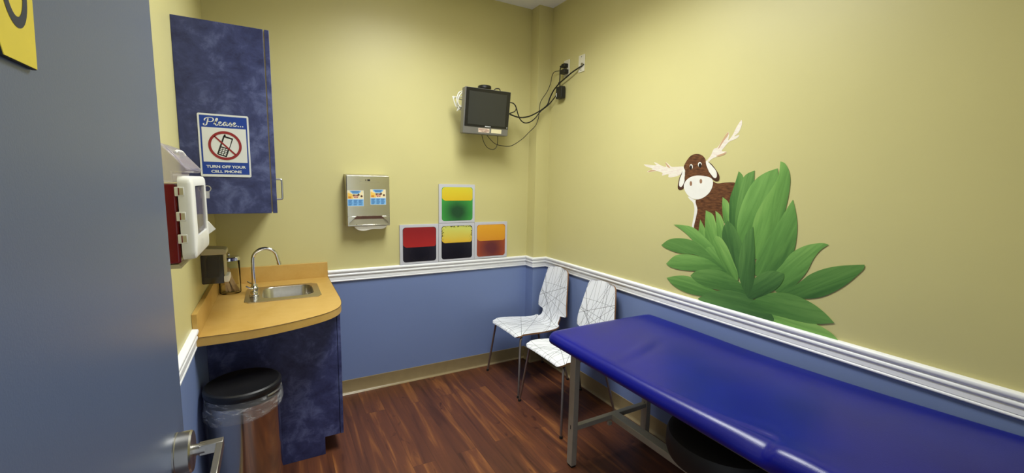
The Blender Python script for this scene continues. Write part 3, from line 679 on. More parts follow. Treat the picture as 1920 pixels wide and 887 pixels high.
mb = MB(); mb.add([v.co for v in bm.verts], [tuple(v.index for v in f.verts) for f in bm.faces]); bm.free()
cv = mb.build('white_cover', M['white_plastic'], t, angle=40)
mb = MB(); mb.box(HX-.009, HX-.004, 1.564, 1.750, 1.427, 1.571); mb.build('window', M['window'], cv, smooth=False)
mb2 = MB(); loop(mb2, 1.625, 1.395, .012, .017, .003, lambda p: (HX+.0006, p[0], p[1])); loop(mb2, 1.652, 1.395, .012, .017, .003, lambda p: (HX+.0006, p[0], p[1]), 120, 400)
mb2.build('embossed_mark', M['white_plastic'], cv, smooth=False)
for zc_ in (1.558, 1.488, 1.424):
    mb = MB(); mb.box(-.2395, -.217, HY0-.002, HY0+.010, zc_-.013, zc_+.013); hg = mb.build('hinge', M['white_plastic'], t, bevel=.002)
    mb = MB(); mb.box(-.2285, -.2195, HY0-.0026, HY0-.0015, zc_-.009, zc_+.009); mb.build('slot', M['beige'], hg, smooth=False)
    mb = MB(); mb.box(-.2310, -.2285, HY0-.0028, HY0-.0015, zc_-.010, zc_+.010); mb.build('slot_red_strip', M['red_plastic'], hg, smooth=False)  # narrow strip of red plastic visible inside the hinge slot
mb = MB(); mb.prism([(XL+.0005,1.336),(-.240,1.336),(-.240,1.342),(-.246,1.349),(XL+.0005,1.349)], 1, HY0+.02, HY1-.02); mb.build('wall_bracket', M['beige'], t, bevel=.001)
t = thing('key_ring', 'small steel ring with a key hanging on the far side of the white sharps bracket', 'key', (HX+.004, HY1-.004, 1.53))
mb = MB(); mb.tube([(HX+.004+.010*math.cos(a), HY1+.002, 1.560+.010*math.sin(a)) for a in [2*PI*k/20 for k in range(20)]], .0015, 8, closed=True); mb.build('ring', M['nickel'], t)
mb = MB(); mb.box(HX-.001, HX+.009, HY1+.0015, HY1+.0035, 1.527, 1.551); mb.build('key', M['nickel'], t, bevel=.0005)
mb = MB(); a_ = (HX-.004, HY1+.001, 1.452); mb.add([a_, (HX+.020, HY1+.004, 1.420), (HX-.002, HY1+.002, 1.402), (HX-.003,HY1+.004,1.452),(HX+.020,HY1+.006,1.419),(HX-.001,HY1+.005,1.402)], [(0,1,2),(5,4,3),(0,3,4,1),(1,4,5,2),(2,5,3,0)])
tag(mb.build('paper_tag', M['paper'], smooth=False), 'folded white paper tag sticking out behind the white sharps bracket', 'paper')

# ---------------------------------------------------------------- soap dispenser, jar
t = thing('soap_dispenser', 'smoky brown soap dispenser on the left wall over the counter', 'soap dispenser', (XL, 2.60, 1.068))
mb = MB(); mb.prism(rrect(XL+.0003,-.233,1.069,1.214,.006), 1, 2.552, 2.655); mb.build('housing', M['smoke_brown'], t)
mb = MB(); mb.prism(rrect(XL+.02,-.255,1.10,1.195,.006), 1, 2.558, 2.65); mb.build('soap_bag', M['soap'], t)
mb = MB(); mb.prism([(XL+.001,1.2145),(-.219,1.2145),(-.219,1.236),(-.228,1.243),(XL+.001,1.250)], 1, 2.550, 2.657); mb.build('cover', M['beige'], t, bevel=.003)
mb = MB(); mb.box(-.2325, -.227, 2.552, 2.655, 1.10, 1.214); mb.build('front_strip', M['beige'], t, bevel=.001)
mb = MB(); mb.prism(rrect(-.234,-.212,1.075,1.107,.005), 1, 2.545, 2.650); mb.build('push_bar', M['white_plastic'], t, bevel=.001)

JX, JY = -.247, 3.00
t = thing('glass_jar', 'clear glass jar with steel lid in the counter corner', 'jar', (JX, JY, .9145))
mb = MB(); R_ = .056
mb.lathe([(.001,.9148),(R_-.004,.9148),(R_,.919),(R_,1.105),(R_-.003,1.1122),(R_-.005,1.105),(R_-.005,.9222),(.001,.9212)], (JX,JY,0), caps=False)
mb.build('glass', M['glass'], t, angle=60)
mb = MB(); mb.lathe([(R_+.001,1.1125),(R_+.001,1.128),(R_-.004,1.133),(.012,1.137),(.008,1.140),(.009,1.150),(.004,1.154)], (JX,JY,0)); mb.build('lid', M['chrome'], t)
mb = MB(); mb.prism(rrect(-.007,.007,0,.150,.007), 1, -.0008, .0008); st = mb.build('tongue_depressor', M['stick'], smooth=False, origin=(0,0,0))
k = 0
for i in range(24):
    s_ = st if i == 0 else st.copy()
    if i: COL.objects.link(s_)
    a = rng.uniform(0, 2*PI); r = .034*math.sqrt(rng.uniform(0.02, 1)); tilt = rng.uniform(.10, .30)
    dx = -math.cos(a)*math.sin(tilt); 
    s_.location = (JX+math.cos(a)*r+.014, JY+math.sin(a)*r*.8, .9225)
    s_.rotation_euler = (rng.uniform(-.06,.06), -rng.uniform(.18,.45) if s_.location.x > JX-.012 else -rng.uniform(.0,.12), 0)
    # keep the stick inside the glass
    top = Vector((0,0,.15)); top.rotate(s_.rotation_euler)
    ex = s_.location.x+top.x-JX; ey = s_.location.y+top.y-JY; l = math.hypot(ex, ey)
    if l > .040: s_.location.x -= ex*(1-.040/l); s_.location.y -= ey*(1-.040/l)
    bx = s_.location.x-JX; by = s_.location.y-JY; l = math.hypot(bx, by)
    if l > .040: s_.location.x -= bx*(1-.040/l); s_.location.y -= by*(1-.040/l)
    tag(s_, 'flat pale wooden tongue depressor standing inside the glass jar', 'tongue depressor', 'tongue depressors in the glass jar')

# ---------------------------------------------------------------- trash can
BXc, BYc, BR = -.158, 2.235, .152
t = thing('trash_can', 'round steel trash can with black lid under the counter', 'trash can', (BXc, BYc, 0))
mb = MB(); mb.lathe([(BR-.006,.004),(BR-.004,.0),(BR-.004,.02),(BR-.008,.022),(BR-.008,.60),(BR-.012,.602)], (BXc,BYc,0), n=64); mb.build('body', plain('polished_can_steel', (196,190,184), .13, 1., var=.02), t)
mb = MB(); mb.lathe([(BR+.002,.638),(BR+.004,.642),(BR+.004,.655),(BR+.002,.662),(BR-.006,.667),(BR-.016,.665),(BR-.022,.662),(.05,.665),(.001,.666)], (BXc,BYc,0), n=64); lid = mb.build('lid', M['black'], t)
mb = MB(); a0 = -.62
for da in (0,):
    ca, sa = math.cos(a0), math.sin(a0)
    mb.tube([(BXc+(BR+.006)*math.cos(a), BYc+(BR+.006)*math.sin(a),  .629) for a in [a0-.28+.07*i for i in range(9)]], .004, 8)
mb.build('rim_clip', M['nickel'], lid)
mb = MB(); mb.lathe([(BR-.002,.602),(BR-.002,.637)], (BXc,BYc,0), n=64); mb.build('rim', M['black'], t)
m_, nt, b = base_mat('thin_clear_film', .25); b.inputs['Base Color'].default_value = (.85,.86,.88,1)
v = coords(nt); f = noise(nt, coords(nt, 'Object', (1,1,3.)), 16, 4, .6, 1.2)
al = nt.nodes.new('ShaderNodeMapRange'); nt.links.new(f, al.inputs[0]); al.inputs[1].default_value = .50; al.inputs[2].default_value = .78; al.inputs[3].default_value = .10; al.inputs[4].default_value = .6
nt.links.new(al.outputs[0], b.inputs['Alpha']); bump(nt, b, f, .5, .01)
mb = MB(); n = 72; vs = []; rows = [(.0005,.632),(.003,.612),(.006,.585),(.007,.560),(.004,.545),(-.004,.540)]
for j, (dr_, z) in enumerate(rows):
    for i in range(n):
        a = 2*PI*i/n
        wv = .0035*math.sin(a*7+j)*(.4 if j < 1 else 1)
        low = .022*math.cos(a-3.6)*(j/5)
        r = BR+dr_+wv*(.5 if j < 2 else .8); r = max(r, BR-.006)
        vs.append((BXc+r*math.cos(a), BYc+r*math.sin(a), z-low+.006*math.sin(3*a+1)*(j/5)))
mb.add(vs, [(j*n+i, j*n+(i+1)%n, (j+1)*n+(i+1)%n, (j+1)*n+i) for j in range(len(rows)-1) for i in range(n)])
o = mb.build('bin_liner', m_, angle=80); tag(o, 'clear plastic bin liner folded over the rim of the steel trash can', 'trash bag')

# ---------------------------------------------------------------- paper towel dispenser
TX0, TX1, TZ0, TZ1, TY = .444, .738, 1.262, 1.642, 3.142
t = thing('towel_dispenser', 'stainless paper towel dispenser on the yellow back wall', 'towel dispenser', ((TX0+TX1)/2, D, TZ0))
steel2 = plain('dispenser_steel', (222,220,210), .22, 1., var=.04, vscale=9)
mb = MB(); mb.prism([(D-.001,TZ0+.012),(TY+.012,TZ0+.012),(TY+.012,TZ1-.014),(TY+.03,TZ1-.006),(D-.001,TZ1)], 0, TX0, TX1); mb.build('cabinet_box', M['frame_paint'] if 0 else plain('dispenser_side_steel', (190,184,160), .35, .75), t, bevel=.003)
mb = MB(); mb.prism(rrect(TX0+.003,TX1,1.345,1.630,.004), 1, TY, TY+.012)
# lower apron with the scooped towel slot
sl = [(TX0+.003,1.3455),(TX0+.003,1.281),(TX0+.012,1.281),(TX0+.014,1.300),(TX0+.062,1.3455)]
mb.prism(sl, 1, TY, TY+.012); mb.prism([(TX0+TX1+.003-a, b_) for a, b_ in sl], 1, TY, TY+.012)
fc = mb.build('front_cover', steel2, t, bevel=.0015)
mb = MB(); q = [(TX0+.012,1.290),(TX1-.010,1.290),(TX1-.012,1.300),(TX1-.060,1.348),(TX0+.062,1.348),(TX0+.014,1.300)]
mb.plate(q, lambda p: (p[0], TY-.0008+(1.348-p[1])*.55, p[1])); mb.plate(q, lambda p: (p[0], TY+.0008+(1.348-p[1])*.55, p[1]))
mb.build('scooped_chute', plain('chute_steel', (176,160,150), .3, 1., var=.05), t, smooth=False)
mb = MB(); mb.box(TX0+.004, TX1-.002, TY-.001, TY+.004, 1.277, 1.286); mb.build('bottom_lip', steel2, t, bevel=.001)
mb = MB(); mb.box(.585,.603,TY-.002,TY+.001,1.594,1.606); mb.lathe([(.004,-.003),(.004,.001)], (.574,TY,1.600), 1, 16); mb.build('lock', M['black'], t, bevel=.0005)
mb = MB(); mb.box(.530,.668,TY-.0012,TY+.001,1.5865,1.5885); mb.build('logo_groove', M['steel'], t, smooth=False)
for bx in (.506, .636):
    mb = MB(); mb.lathe([(.003,-.002),(.004,.001)], (bx,TY,1.2895), 1, 12); mb.build('rivet', M['chrome'], t)
for i, (x0, z0, lb) in enumerate(((.4485,1.418,'l'), (.6025,1.4265,'r'))):
    wd, ht = .1085, .109
    S_ = lambda k: (lambda p: (x0+p[0]*wd, TY-.0006-.0002*k, z0+p[1]*ht))
    mb = MB(); mb.plate([(0,0),(1,0),(1,1),(0,1)], S_(0), 0)
    mb.plate([(.015,.47),(.985,.47),(.985,.985),(.015,.985)], S_(1), 1); mb.plate([(.015,.47),(.36,.47),(.30,.75),(.015,.86)], S_(2), 2)
    mb.plate([(.015,.02),(.985,.02),(.985,.43),(.015,.43)], S_(1), 3)
    mb.plate([(.14,.985),(.86,.985),(.78,.86),(.66,.78),(.34,.78),(.22,.86)], S_(2), 3)
    for z, a0, a1 in ((.915,.26,.74), (.835,.30,.70)): mb.plate([(a0,z),(a1,z),(a1,z+.045),(a0,z+.045)], S_(3), 4)
    mb.plate(crom([(.32,.70),(.36,.745),(.52,.73),(.62,.74),(.67,.80),(.74,.76),(.745,.68),(.66,.65),(.50,.68),(.38,.65)],4,True), S_(3), 5)
    mb.plate(crom([(.34,.64),(.42,.66),(.62,.65),(.68,.60),(.62,.53),(.44,.52),(.36,.58)],4,True), S_(3), 7)
    mb.plate([(.44,.52),(.48,.52),(.48,.58),(.44,.58)], S_(4), 5); mb.plate([(.58,.52),(.62,.52),(.62,.58),(.58,.58)], S_(4), 5)
    mb.plate([(.06,.50),(.24,.50),(.24,.62),(.06,.62)], S_(3), 6); mb.plate([(.87+.07*math.cos(q*PI/8),.63+.07*math.sin(q*PI/8)) for q in range(16)], S_(3), 5)
    for cx in (.06, .38, .68):
        for r in range(6):
            z = .37-r*.062; mb.plate([(cx,z),(cx+.24-.03*(r%3),z),(cx+.24-.03*(r%3),z+.03),(cx,z+.03)], S_(3), 4)
    o = mb.build('sticker', [M['white'],M['st_cream'],M['st_yellow'],M['st_blue'],M['st_dblue'],M['st_brown'],M['st_orange'],M['st_pink']], t, smooth=False)
    o['label'] = 'yellow and light blue printed sticker'
mb = MB()
ptw = crom([(.490,1.281),(.498,1.262),(.52,1.246),(.56,1.240),(.62,1.250),(.68,1.250),(.712,1.262),(.718,1.281)],5)
n = len(ptw); front = [(x, TY+.016, z) for x, z in ptw]; bk = [(x, TY+.075, z+.004) for x, z in ptw]
mb.add(front+bk, [tuple(range(n))[::-1], tuple(range(n,2*n))]+[(i,i+1,n+i+1,n+i) for i in range(n-1)]+[(n-1,0,n,2*n-1)])
tag(mb.build('paper_towel', M['paper'], bevel=.003, angle=50), 'folded white paper towel hanging out of the steel dispenser', 'paper towel')

# ---------------------------------------------------------------- four liquid tiles
def radial(name, edge, centre, rough=.2):
    m, nt, b = base_mat(name, rough)
    v = coords(nt); l = nt.nodes.new('ShaderNodeVectorMath'); l.operation = 'LENGTH'; nt.links.new(v, l.inputs[0])
    f = math_node(nt, 'ADD', math_node(nt, 'MULTIPLY', l.outputs['Value'], 5.0), math_node(nt, 'MULTIPLY', math_node(nt, 'SUBTRACT', noise(nt, v, 9, 3), .5), .25))
    nt.links.new(ramp(nt, f, [(.2, lin(centre)), (.85, lin(edge))]), b.inputs['Base Color']); return m
def vertical(name, low, high, specks=None):
    m, nt, b = base_mat(name, .2)
    v = coords(nt); sp = nt.nodes.new('ShaderNodeSeparateXYZ'); nt.links.new(v, sp.inputs[0])
    f = math_node(nt, 'ADD', math_node(nt, 'MULTIPLY', sp.outputs['Z'], 5.6), math_node(nt, 'ADD', .5, math_node(nt, 'MULTIPLY', math_node(nt, 'SUBTRACT', noise(nt, v, 10, 4), .5), .3)))
    c = ramp(nt, f, [(.1, lin(low)), (.75, lin(high))])
    if specks:
        n = noise(nt, v, 60, 5, .7, 1.5)
        ax = math_node(nt, 'ABSOLUTE', sp.outputs['X'])
        e = math_node(nt, 'MAXIMUM', math_node(nt, 'MULTIPLY', ax, 8.), math_node(nt, 'ADD', math_node(nt, 'MULTIPLY', sp.outputs['Z'], 13.), .22))
        k = math_node(nt, 'ADD', n, math_node(nt, 'MULTIPLY', math_node(nt, 'SUBTRACT', e, 1.), .8))
        kf = nt.nodes.new('ShaderNodeMapRange'); kf.inputs[1].default_value = .52; kf.inputs[2].default_value = .60; nt.links.new(k, kf.inputs[0])
        x = nt.nodes.new('ShaderNodeMix'); x.data_type = 'RGBA'; nt.links.new(kf.outputs[0], x.inputs[0]); nt.links.new(c, x.inputs[6]); x.inputs[7].default_value = lin((40,38,26)); c = x.outputs[2]
    nt.links.new(c, b.inputs['Base Color']); return m
tiles = [(.831,.957,'red over black liquid tile, leftmost of the bottom row', radial('black_liquid_dye',(44,40,48),(24,22,26)), vertical('red_liquid',(170,44,38),(142,34,36)), .118, .035),
         (1.1425,.959,'yellow over black liquid tile, middle of the bottom row', radial('black_liquid_ink',(30,28,34),(22,20,24)), vertical('speckled_yellow_liquid',(222,178,44),(206,208,104),True), .135, .02),
         (1.4535,.960,'orange over rust red liquid tile, rightmost of the bottom row', radial('rust_liquid',(172,78,36),(98,34,36)), vertical('orange_liquid',(214,142,34),(224,160,44)), .135, .035),
         (1.1445,1.271,'yellow over green liquid tile standing above the bottom row', radial('green_liquid',(66,166,74),(36,74,48)), vertical('yellow_liquid',(220,180,40),(214,200,56)), .165, .04)]
for x0, z0, lb, mbot, mtop, cut, rr in tiles:
    S = .3095
    t = thing('liquid_tile', lb, 'wall tile', (x0+S/2, D, z0), 'liquid floor tiles on the back wall')
    mb = MB(); mb.prism(rrect(x0,x0+S,z0,z0+S,.004), 1, D-.014, D-.0008); mb.build('frame', M['tile_frame'], t, bevel=.001)
    a, b_ = x0+.023, x0+S-.020; c0, c1 = z0+.017, z0+S-.022
    o = MB(); o.prism(rrect(a,b_,c0,c1,.022), 1, D-.0150, D-.0142)
    o = o.build('lower_liquid', mbot, None, smooth=False, origin=((a+b_)/2, D-.0150, z0+.085))
    o.location = o.location - t.location; o.parent = t
    zc_ = c0+cut-.005
    pts = rrect(a+.002,b_-.002,zc_,c1-.001,.028)
    pts = [(p[0], p[1]+(.004*math.sin(p[0]*60) if p[1] < zc_+.02 else 0)) for p in pts]
    o = MB(); o.prism(pts, 1, D-.0160, D-.0152)
    o = o.build('upper_liquid', mtop, None, smooth=False, origin=((a+b_)/2, D-.0160, (zc_+c1)/2))
    o.location = o.location - t.location; o.parent = t

# ---------------------------------------------------------------- television and cords
TVW, TVH = .380, .330
t = thing('television', 'small black flat television tilted down on the back wall', 'television', (1.443, 3.02, 1.965))
def tvp(mb): return mb
objs = []
tl = math.radians(8)
def TV(p):   # local (x, depth back, z up from bottom front edge) -> room
    x, y, z = p; return (1.252+x, 3.018+y*math.cos(tl)-z*math.sin(tl), 1.964+y*math.sin(tl)*-0+z*math.cos(tl)+y*math.sin(tl)*.0)
def tbox(x0,x1,y0,y1,z0,z1):
    m = MB(); m.box(x0,x1,y0,y1,z0,z1); m.v = [TV(v) for v in m.v]; return m
def trr(x0,x1,y0,y1,z0,z1,r):
    m = MB(); m.prism(rrect(x0,x1,z0,z1,r), 1, y0, y1); m.v = [TV(v) for v in m.v]; return m
trr(0,TVW,0,.055,0,TVH,.006).build('casing', M['tv_grey'], t, bevel=.003)
trr(.010,TVW-.004,-.003,-.0003,.052,TVH-.003,.003).build('bezel', M['tv_black'], t, bevel=.001)
trr(.034,TVW-.034,-.0040,-.0031,.068,TVH-.026,.001).build('screen', M['screen'], t, smooth=False)
trr(.06,TVW-.06,.055,.085,.05,.28,.01).build('back_housing', M['black'], t, bevel=.004)
m = MB(); x = .178
for wd in (.005,.004,.005,.006,.003,.005,.004,.006):
    m.plate([(x,.0555),(x+wd,.0555),(x+wd,.0615),(x,.0615)], lambda p: TV((p[0],-.0042,p[1]))); x += wd+.0012
m.build('maker_mark', M['white'], t, smooth=False)
m = MB(); m.plate([(.366+.003*math.cos(q*PI/6),.062+.003*math.sin(q*PI/6)) for q in range(12)], lambda p: TV((p[0],-.0034,p[1]))); m.build('power_light', M['white'], t, smooth=False)
for x0, x1, mt, ink in ((.126,.219,M['tag_pink'],True), (.234,.322,M['tag_cream'],False)):
    m = MB(); m.box(x0,x1,-.0008,.0,.014,.044); m.v = [TV(v) for v in m.v]
    fn = lambda p: TV((p[0],-.0010,p[1]))
    if ink:
        for z, q0, q1 in ((.0375,.06,.82),(.030,.04,.5),(.030,.55,.96),(.0225,.18,.42),(.0225,.48,.95),(.017,.3,.75)):
            m.plate([(x0+q0*(x1-x0),z),(x0+q1*(x1-x0),z),(x0+q1*(x1-x0),z+.003),(x0+q0*(x1-x0),z+.003)], fn, 1)
    o = m.build('label_sticker', [mt, M['tag_ink']], t, smooth=False); o['label'] = 'pale pink printed label' if ink else 'blank cream label'
m = MB(); m.tube([(1.435,3.08,2.13),(1.435,3.12,2.16),(1.435,3.19,2.16),(1.435,D-.012,2.16)], .018, 14); m.box(1.39,1.48,D-.012,D-.0008,2.08,2.24); m.box(1.385,1.485,3.072,3.09,2.08,2.18)
m.build('wall_arm', M['black'], t, bevel=.001)
m = MB(); m.lathe([(.044,2.306),(.051,2.310),(.051,2.326),(.046,2.331),(.001,2.331)], (1.449,3.062,0)); m.tube([(1.435,3.10,2.16),(1.438,3.085,2.25),(1.446,3.066,2.31)], .012, 12)
m.build('tilt_knob', M['black'], t)
def cord(name, pts, r, mat, label, cat='cord', group=None):
    m = MB(); m.tube(crom(pts, 6), r, 8); return tag(m.build(name, mat), label, cat, group)
for k in ('video',): CABLES[k][0] = (W-.004,)+tuple(CABLES[k][0][1:])
cord('video_cable', CABLES['video'], .0055, M['cord'], 'thick black cable running from the television to the right outlet plate')
cord('adapter_cable', CABLES['power'], .0045, M['cord'], 'black cable from the power brick drooping to the television', 'cord')
cord('antenna_wire', CABLES['thin'], .0028, M['cord'], 'thin black wire from the lower plug swagging below the television')
cord('loop_wire', CABLES['loop'], .0026, M['cord'], 'thin black wire loop hanging under the television')
cord('short_wire', CABLES['short'], .004, M['cord'], 'short black cord curl at the right edge of the television')
cord('top_wire', CABLES['top'], .004, M['cord'], 'short black wire arch peeking over the television top')
cord('plug_cord', CABLES['plug'], .0045, M['cord'], 'black cord from the upper plug down to the power brick')
m = MB()
for k in ('w1','w2','w3','w4'): m.tube(crom(CABLES[k], 6), .0042, 8)
cc = (1.268,3.115,2.155)
for q in range(4): m.tube([(cc[0]-.03+.012*q,cc[1]-.02,cc[2]-.025+.01*q),(cc[0]-.02+.014*q,cc[1]-.03,cc[2]+.002),(cc[0]-.005+.014*q,cc[1]-.02,cc[2]+.02)], .004, 8)
tag(m.build('coiled_cord', M['white_cord']), 'white coiled cord bundled behind the left side of the television', 'cord')
# outlet plates and plugs on the right wall
def plate(y0, y1, z0, z1): m = MB(); m.prism(rrect(y0,y1,z0,z1,.004), 0, W-.007, W-.0006); return m
t = thing('power_outlet', 'white power outlet plate with two black plugs in it', 'outlet', (W, 2.907, 2.45))
plate(2.871,2.944,2.452,2.584).build('wall_plate', M['plate_white'], t, bevel=.002)
for zc_ in (2.548, 2.492):
    m = MB(); m.prism(rrect(2.890,2.925,zc_-.018,zc_+.018,.008), 0, W-.0085, W-.0071); m.build('socket', M['plate_white'], t)
t = thing('cable_plate', 'white cable wall plate right of the power outlet', 'outlet', (W, 2.716, 2.455))
plate(2.682,2.754,2.452,2.578).build('wall_plate', M['plate_white'], t, bevel=.002)
m = MB(); m.lathe([(.010,-.012),(.010,.001)], (W-.007,2.700,2.505), 0, 16); m.build('jack', M['nickel'], t)
for zc_ in (2.565, 2.466):
    m = MB(); m.lathe([(.004,-.0015),(.004,.001)], (W-.007,2.718,zc_), 0, 12); m.build('screw', M['nickel'], t)
m = MB(); m.prism(rrect(2.885,2.932,2.522,2.552,.006), 0, W-.043, W-.0090); m.tube([(W-.03,2.928,2.54),(W-.034,2.945,2.542),(W-.036,2.957,2.537)], .006, 8)
tag(m.build('power_plug', M['black'], bevel=.002), 'upper black plug in the power outlet', 'plug', 'plugs in the outlet')
m = MB(); m.prism(rrect(2.877,2.940,2.474,2.506,.005), 0, W-.050, W-.0090)
tag(m.build('power_plug', M['black'], bevel=.002), 'lower, larger black plug in the power outlet', 'plug', 'plugs in the outlet')
t = thing('power_adapter', 'black power brick hanging against the wall below the outlet', 'power adapter', (W-.03, 2.945, 2.29))
m = MB(); m.prism(rrect(2.908,2.985,2.288,2.382,.006), 0, W-.050, W-.012); br_ = m.build('brick', M['black'], t, bevel=.002)
m = MB(); m.box(W-.0506,W-.0502,2.972,2.981,2.305,2.335); m.build('rating_label', M['white'], br_, smooth=False)
m = MB(); m.tube(crom([(W-.036,2.953,2.378),(W-.036,2.951,2.405),(W-.036,2.960,2.418),(W-.036,2.972,2.412)],4), .0042, 8); m.build('cord_loop', M['cord'], t)

# ---------------------------------------------------------------- chairs
CD = .53
def make_chair():
    t = thing('side_chair', 'white chair with crossed black line pattern in the room corner', 'chair', (0,0,0))
    # side view: x from the front edge (0) to the back, z; row half-widths
    prof = [(.000,.446,.182),(.004,.455,.200),(.018,.462,.213),(.05,.465,.219),(.11,.464,.222),(.18,.459,.217),(.25,.453,.207),(.32,.449,.192),(.37,.450,.184),(.400,.455,.177),(.416,.462,.168),(.4225,.466,.150),(.428,.471,.134),(.438,.484,.126),(.448,.502,.125),(.4545,.520,.126),(.4575,.530,.134),(.4590,.535,.172),(.4605,.541,.199),(.463,.556,.204),(.468,.59,.201),(.478,.65,.191),(.489,.71,.178),(.500,.77,.166),(.511,.83,.153),(.518,.868,.144),(.523,.893,.131),(.5255,.904,.112),(.527,.909,.080)]
    pr = crom(prof, 3); NC = 20; L = [0.]
    for i in range(1, len(pr)): L.append(L[-1]+math.hypot(pr[i][0]-pr[i-1][0], pr[i][1]-pr[i-1][1]))
    th = .012; tops = []; bots = []; uvs = []
    for i, (x, z, hw) in enumerate(pr):
        a = pr[max(i-1,0)]; b_ = pr[min(i+1,len(pr)-1)]; dx, dz = b_[0]-a[0], b_[1]-a[1]; l = math.hypot(dx, dz)
        nx, nz = -dz/l, dx/l
        for k in range(NC+1):
            q = -1+2*k/NC; y = hw*q
            dish = .010*(q*q) if .04 < x < .42 and z < .47 else 0
            curve = -.016*(q*q)*min(1,max(0,(z-.5)/.12))      # back wraps slightly forward at its sides
            drop = -.004*(abs(q)**3)*max(0,1-x/.06) if z < .47 else 0
            tops.append((x+curve, y, z+dish*.6+drop)); bots.append((x+curve-nx*th, y, z+dish*.6+drop-nz*th)); uvs.append((y, L[i]))
    n = NC+1; N = len(pr); me_v = tops+bots; f = []; mi = []
    for i in range(N-1):
        for k in range(NC):
            f.append((i*n+k,i*n+k+1,(i+1)*n+k+1,(i+1)*n+k)); mi.append(0)
            o_ = N*n; f.append((o_+i*n+k,o_+(i+1)*n+k,o_+(i+1)*n+k+1,o_+i*n+k+1)); mi.append(1)
    o_ = N*n
    for i in range(N-1):
        f.append((i*n,(i+1)*n,o_+(i+1)*n,o_+i*n)); mi.append(1); f.append((i*n+NC,o_+i*n+NC,o_+(i+1)*n+NC,(i+1)*n+NC)); mi.append(1)
    for k in range(NC):
        f.append((k,o_+k,o_+k+1,k+1)); mi.append(1); e = (N-1)*n; f.append((e+k,e+k+1,o_+e+k+1,o_+e+k)); mi.append(1)
    mb = MB(); mb.v = me_v; mb.f = f; mb.mi = mi
    sh = mb.build('seat_shell', [M['scribble'], M['ply_edge']], t, angle=40)
    uvl = sh.data.uv_layers.new(name='UVMap'); U = uvs+uvs
    for lp in sh.data.loops: uvl.data[lp.index].uv = U[lp.vertex_index]
    mb = MB(); mb.box(.09,.36,-.13,.13,.430,.436); mb.build('under_frame', M['leg_metal'], t, bevel=.001)
    for sy in (-1, 1):
        mb = MB(); mb.tube([(.10,sy*.10,.433),(.07,sy*.165,.436),(.045,sy*.198,.430),(.036,sy*.206,.415),(-.005,sy*.262,.012)], .0085, 10)
        lg = mb.build('leg', M['leg_metal'], t)
        mb = MB(); mb.tube([(-.0045,sy*.2615,.016),(-.006,sy*.263,.0)], .0105, 10); mb.build('foot', M['rubber'], lg)
        mb = MB(); mb.tube([(.34,sy*.09,.430),(.375,sy*.125,.430),(.40,sy*.142,.422),(.41,sy*.15,.405),(.505,sy*.190,.012)], .0085, 10)
        lg = mb.build('leg', M['leg_metal'], t)
        mb = MB(); mb.tube([(.504,sy*.1895,.016),(.507,sy*.191,.0)], .0105, 10); mb.build('foot', M['rubber'], lg)
    return t
ch1 = make_chair(); ch1['group'] = 'patterned chairs along the right wall'
ch1.location = (1.548, 2.872, 0)
ch2 = dup(ch1); ch2.location = (1.532, 2.302, 0)
ch2['label'] = 'white chair with crossed black line pattern next to the blue exam table'

# ---------------------------------------------------------------- exam table
EX0, EX1, EY0, EY1 = 1.292, 2.083, .03, 1.905
t = thing('exam_table', 'long exam table with royal blue vinyl top on a grey steel frame', 'exam table', (1.69, .97, 0))
NU, NV = 150, 240
def zt(x, y):
    z = .790+.040*(max(0,min(1,(1.25-y)/.95))**1.4)
    z += .004*math.sin((x-EX0)/(EX1-EX0)*PI)
    # folds in the vinyl
    def fold(cx, cy, ang, ln, wd, h):
        c, s_ = math.cos(ang), math.sin(ang); u = (x-cx)*c+(y-cy)*s_; v = -(x-cx)*s_+(y-cy)*c
        v -= .35*u*u
        return h*math.exp(-(u/ln)**2)*math.exp(-(v/wd)**2)
    z += fold(1.60,1.47,.35,.20,.030,.0045)-fold(1.60,1.43,.35,.20,.025,.003)
    z += fold(1.70,1.55,.55,.16,.022,.003)+fold(1.98,.88,1.3,.16,.02,.0025)
    z += fold(1.90,.95,1.2,.2,.03,.002)
    return z
def edge_x(y):   # front edge wanders where the cover is bunched
    return EX0+.003*math.sin(y*3.1+.4)
mb = MB(); rows = []
def section(y, inset):
    """closed ring x,z around the cushion at this y"""
    x0, x1 = edge_x(y)+inset, EX1+.006*math.sin(y*4.3+1)*1.0-.006-inset*.8
    zb_ = .7255+.3*max(0,inset-.02)
    o = []; R = .040; n = 8
    dent = .012*math.exp(-((y-.735)/.05)**2)
    nt_ = 34
    zl = zt(x0, y); zr = zt(x1, y); R1 = min(.05, (zl-zb_)*.68); Rr = min(.03, (zr-zb_)*.5)
    o.append((x0+.045, zb_-.002)); o.append((x0+.02, zb_)); o.append((x0+.006, zb_+.004)); o.append((x0+.001, zb_+.012)); 
    # the cover is bunched at the front edge: a sharp tuck with a bulge on the near side
    tk = math.exp(-((y-.700)/(.115 if y > .700 else .022))**2); bl = math.exp(-((y-.60)/.08)**2)
    xe = ze = 0
    for k in range(n+1):
        a = PI-PI/2*k/n; wgt = math.sin(.30+1.27*k/n)
        xe = (.030*tk-.007*bl)*wgt; ze = (-.009*tk+.005*bl)*(k/n)**2
        o.append((x0+R1+R1*math.cos(a)+xe, zl-R1+R1*math.sin(a)+ze))
    xs_ = x0+R1+xe
    for k in range(1, nt_):
        x = xs_+(x1-Rr-xs_)*(k/nt_)**1.35; o.append((x, zt(x, y)+(ze+.006*tk*math.exp(-((x-xs_-.02)/.02)**2))*math.exp(-((x-xs_)/.05)**2)))
    for k in range(n+1):
        a = PI/2-PI/2*k/n; o.append((x1-Rr+Rr*math.cos(a), zr-Rr+Rr*math.sin(a)))
    o.append((x1-.001, zb_+.008)); o.append((x1-.01, zb_)); o.append((x1-.045, zb_-.002)); return o
ys = []
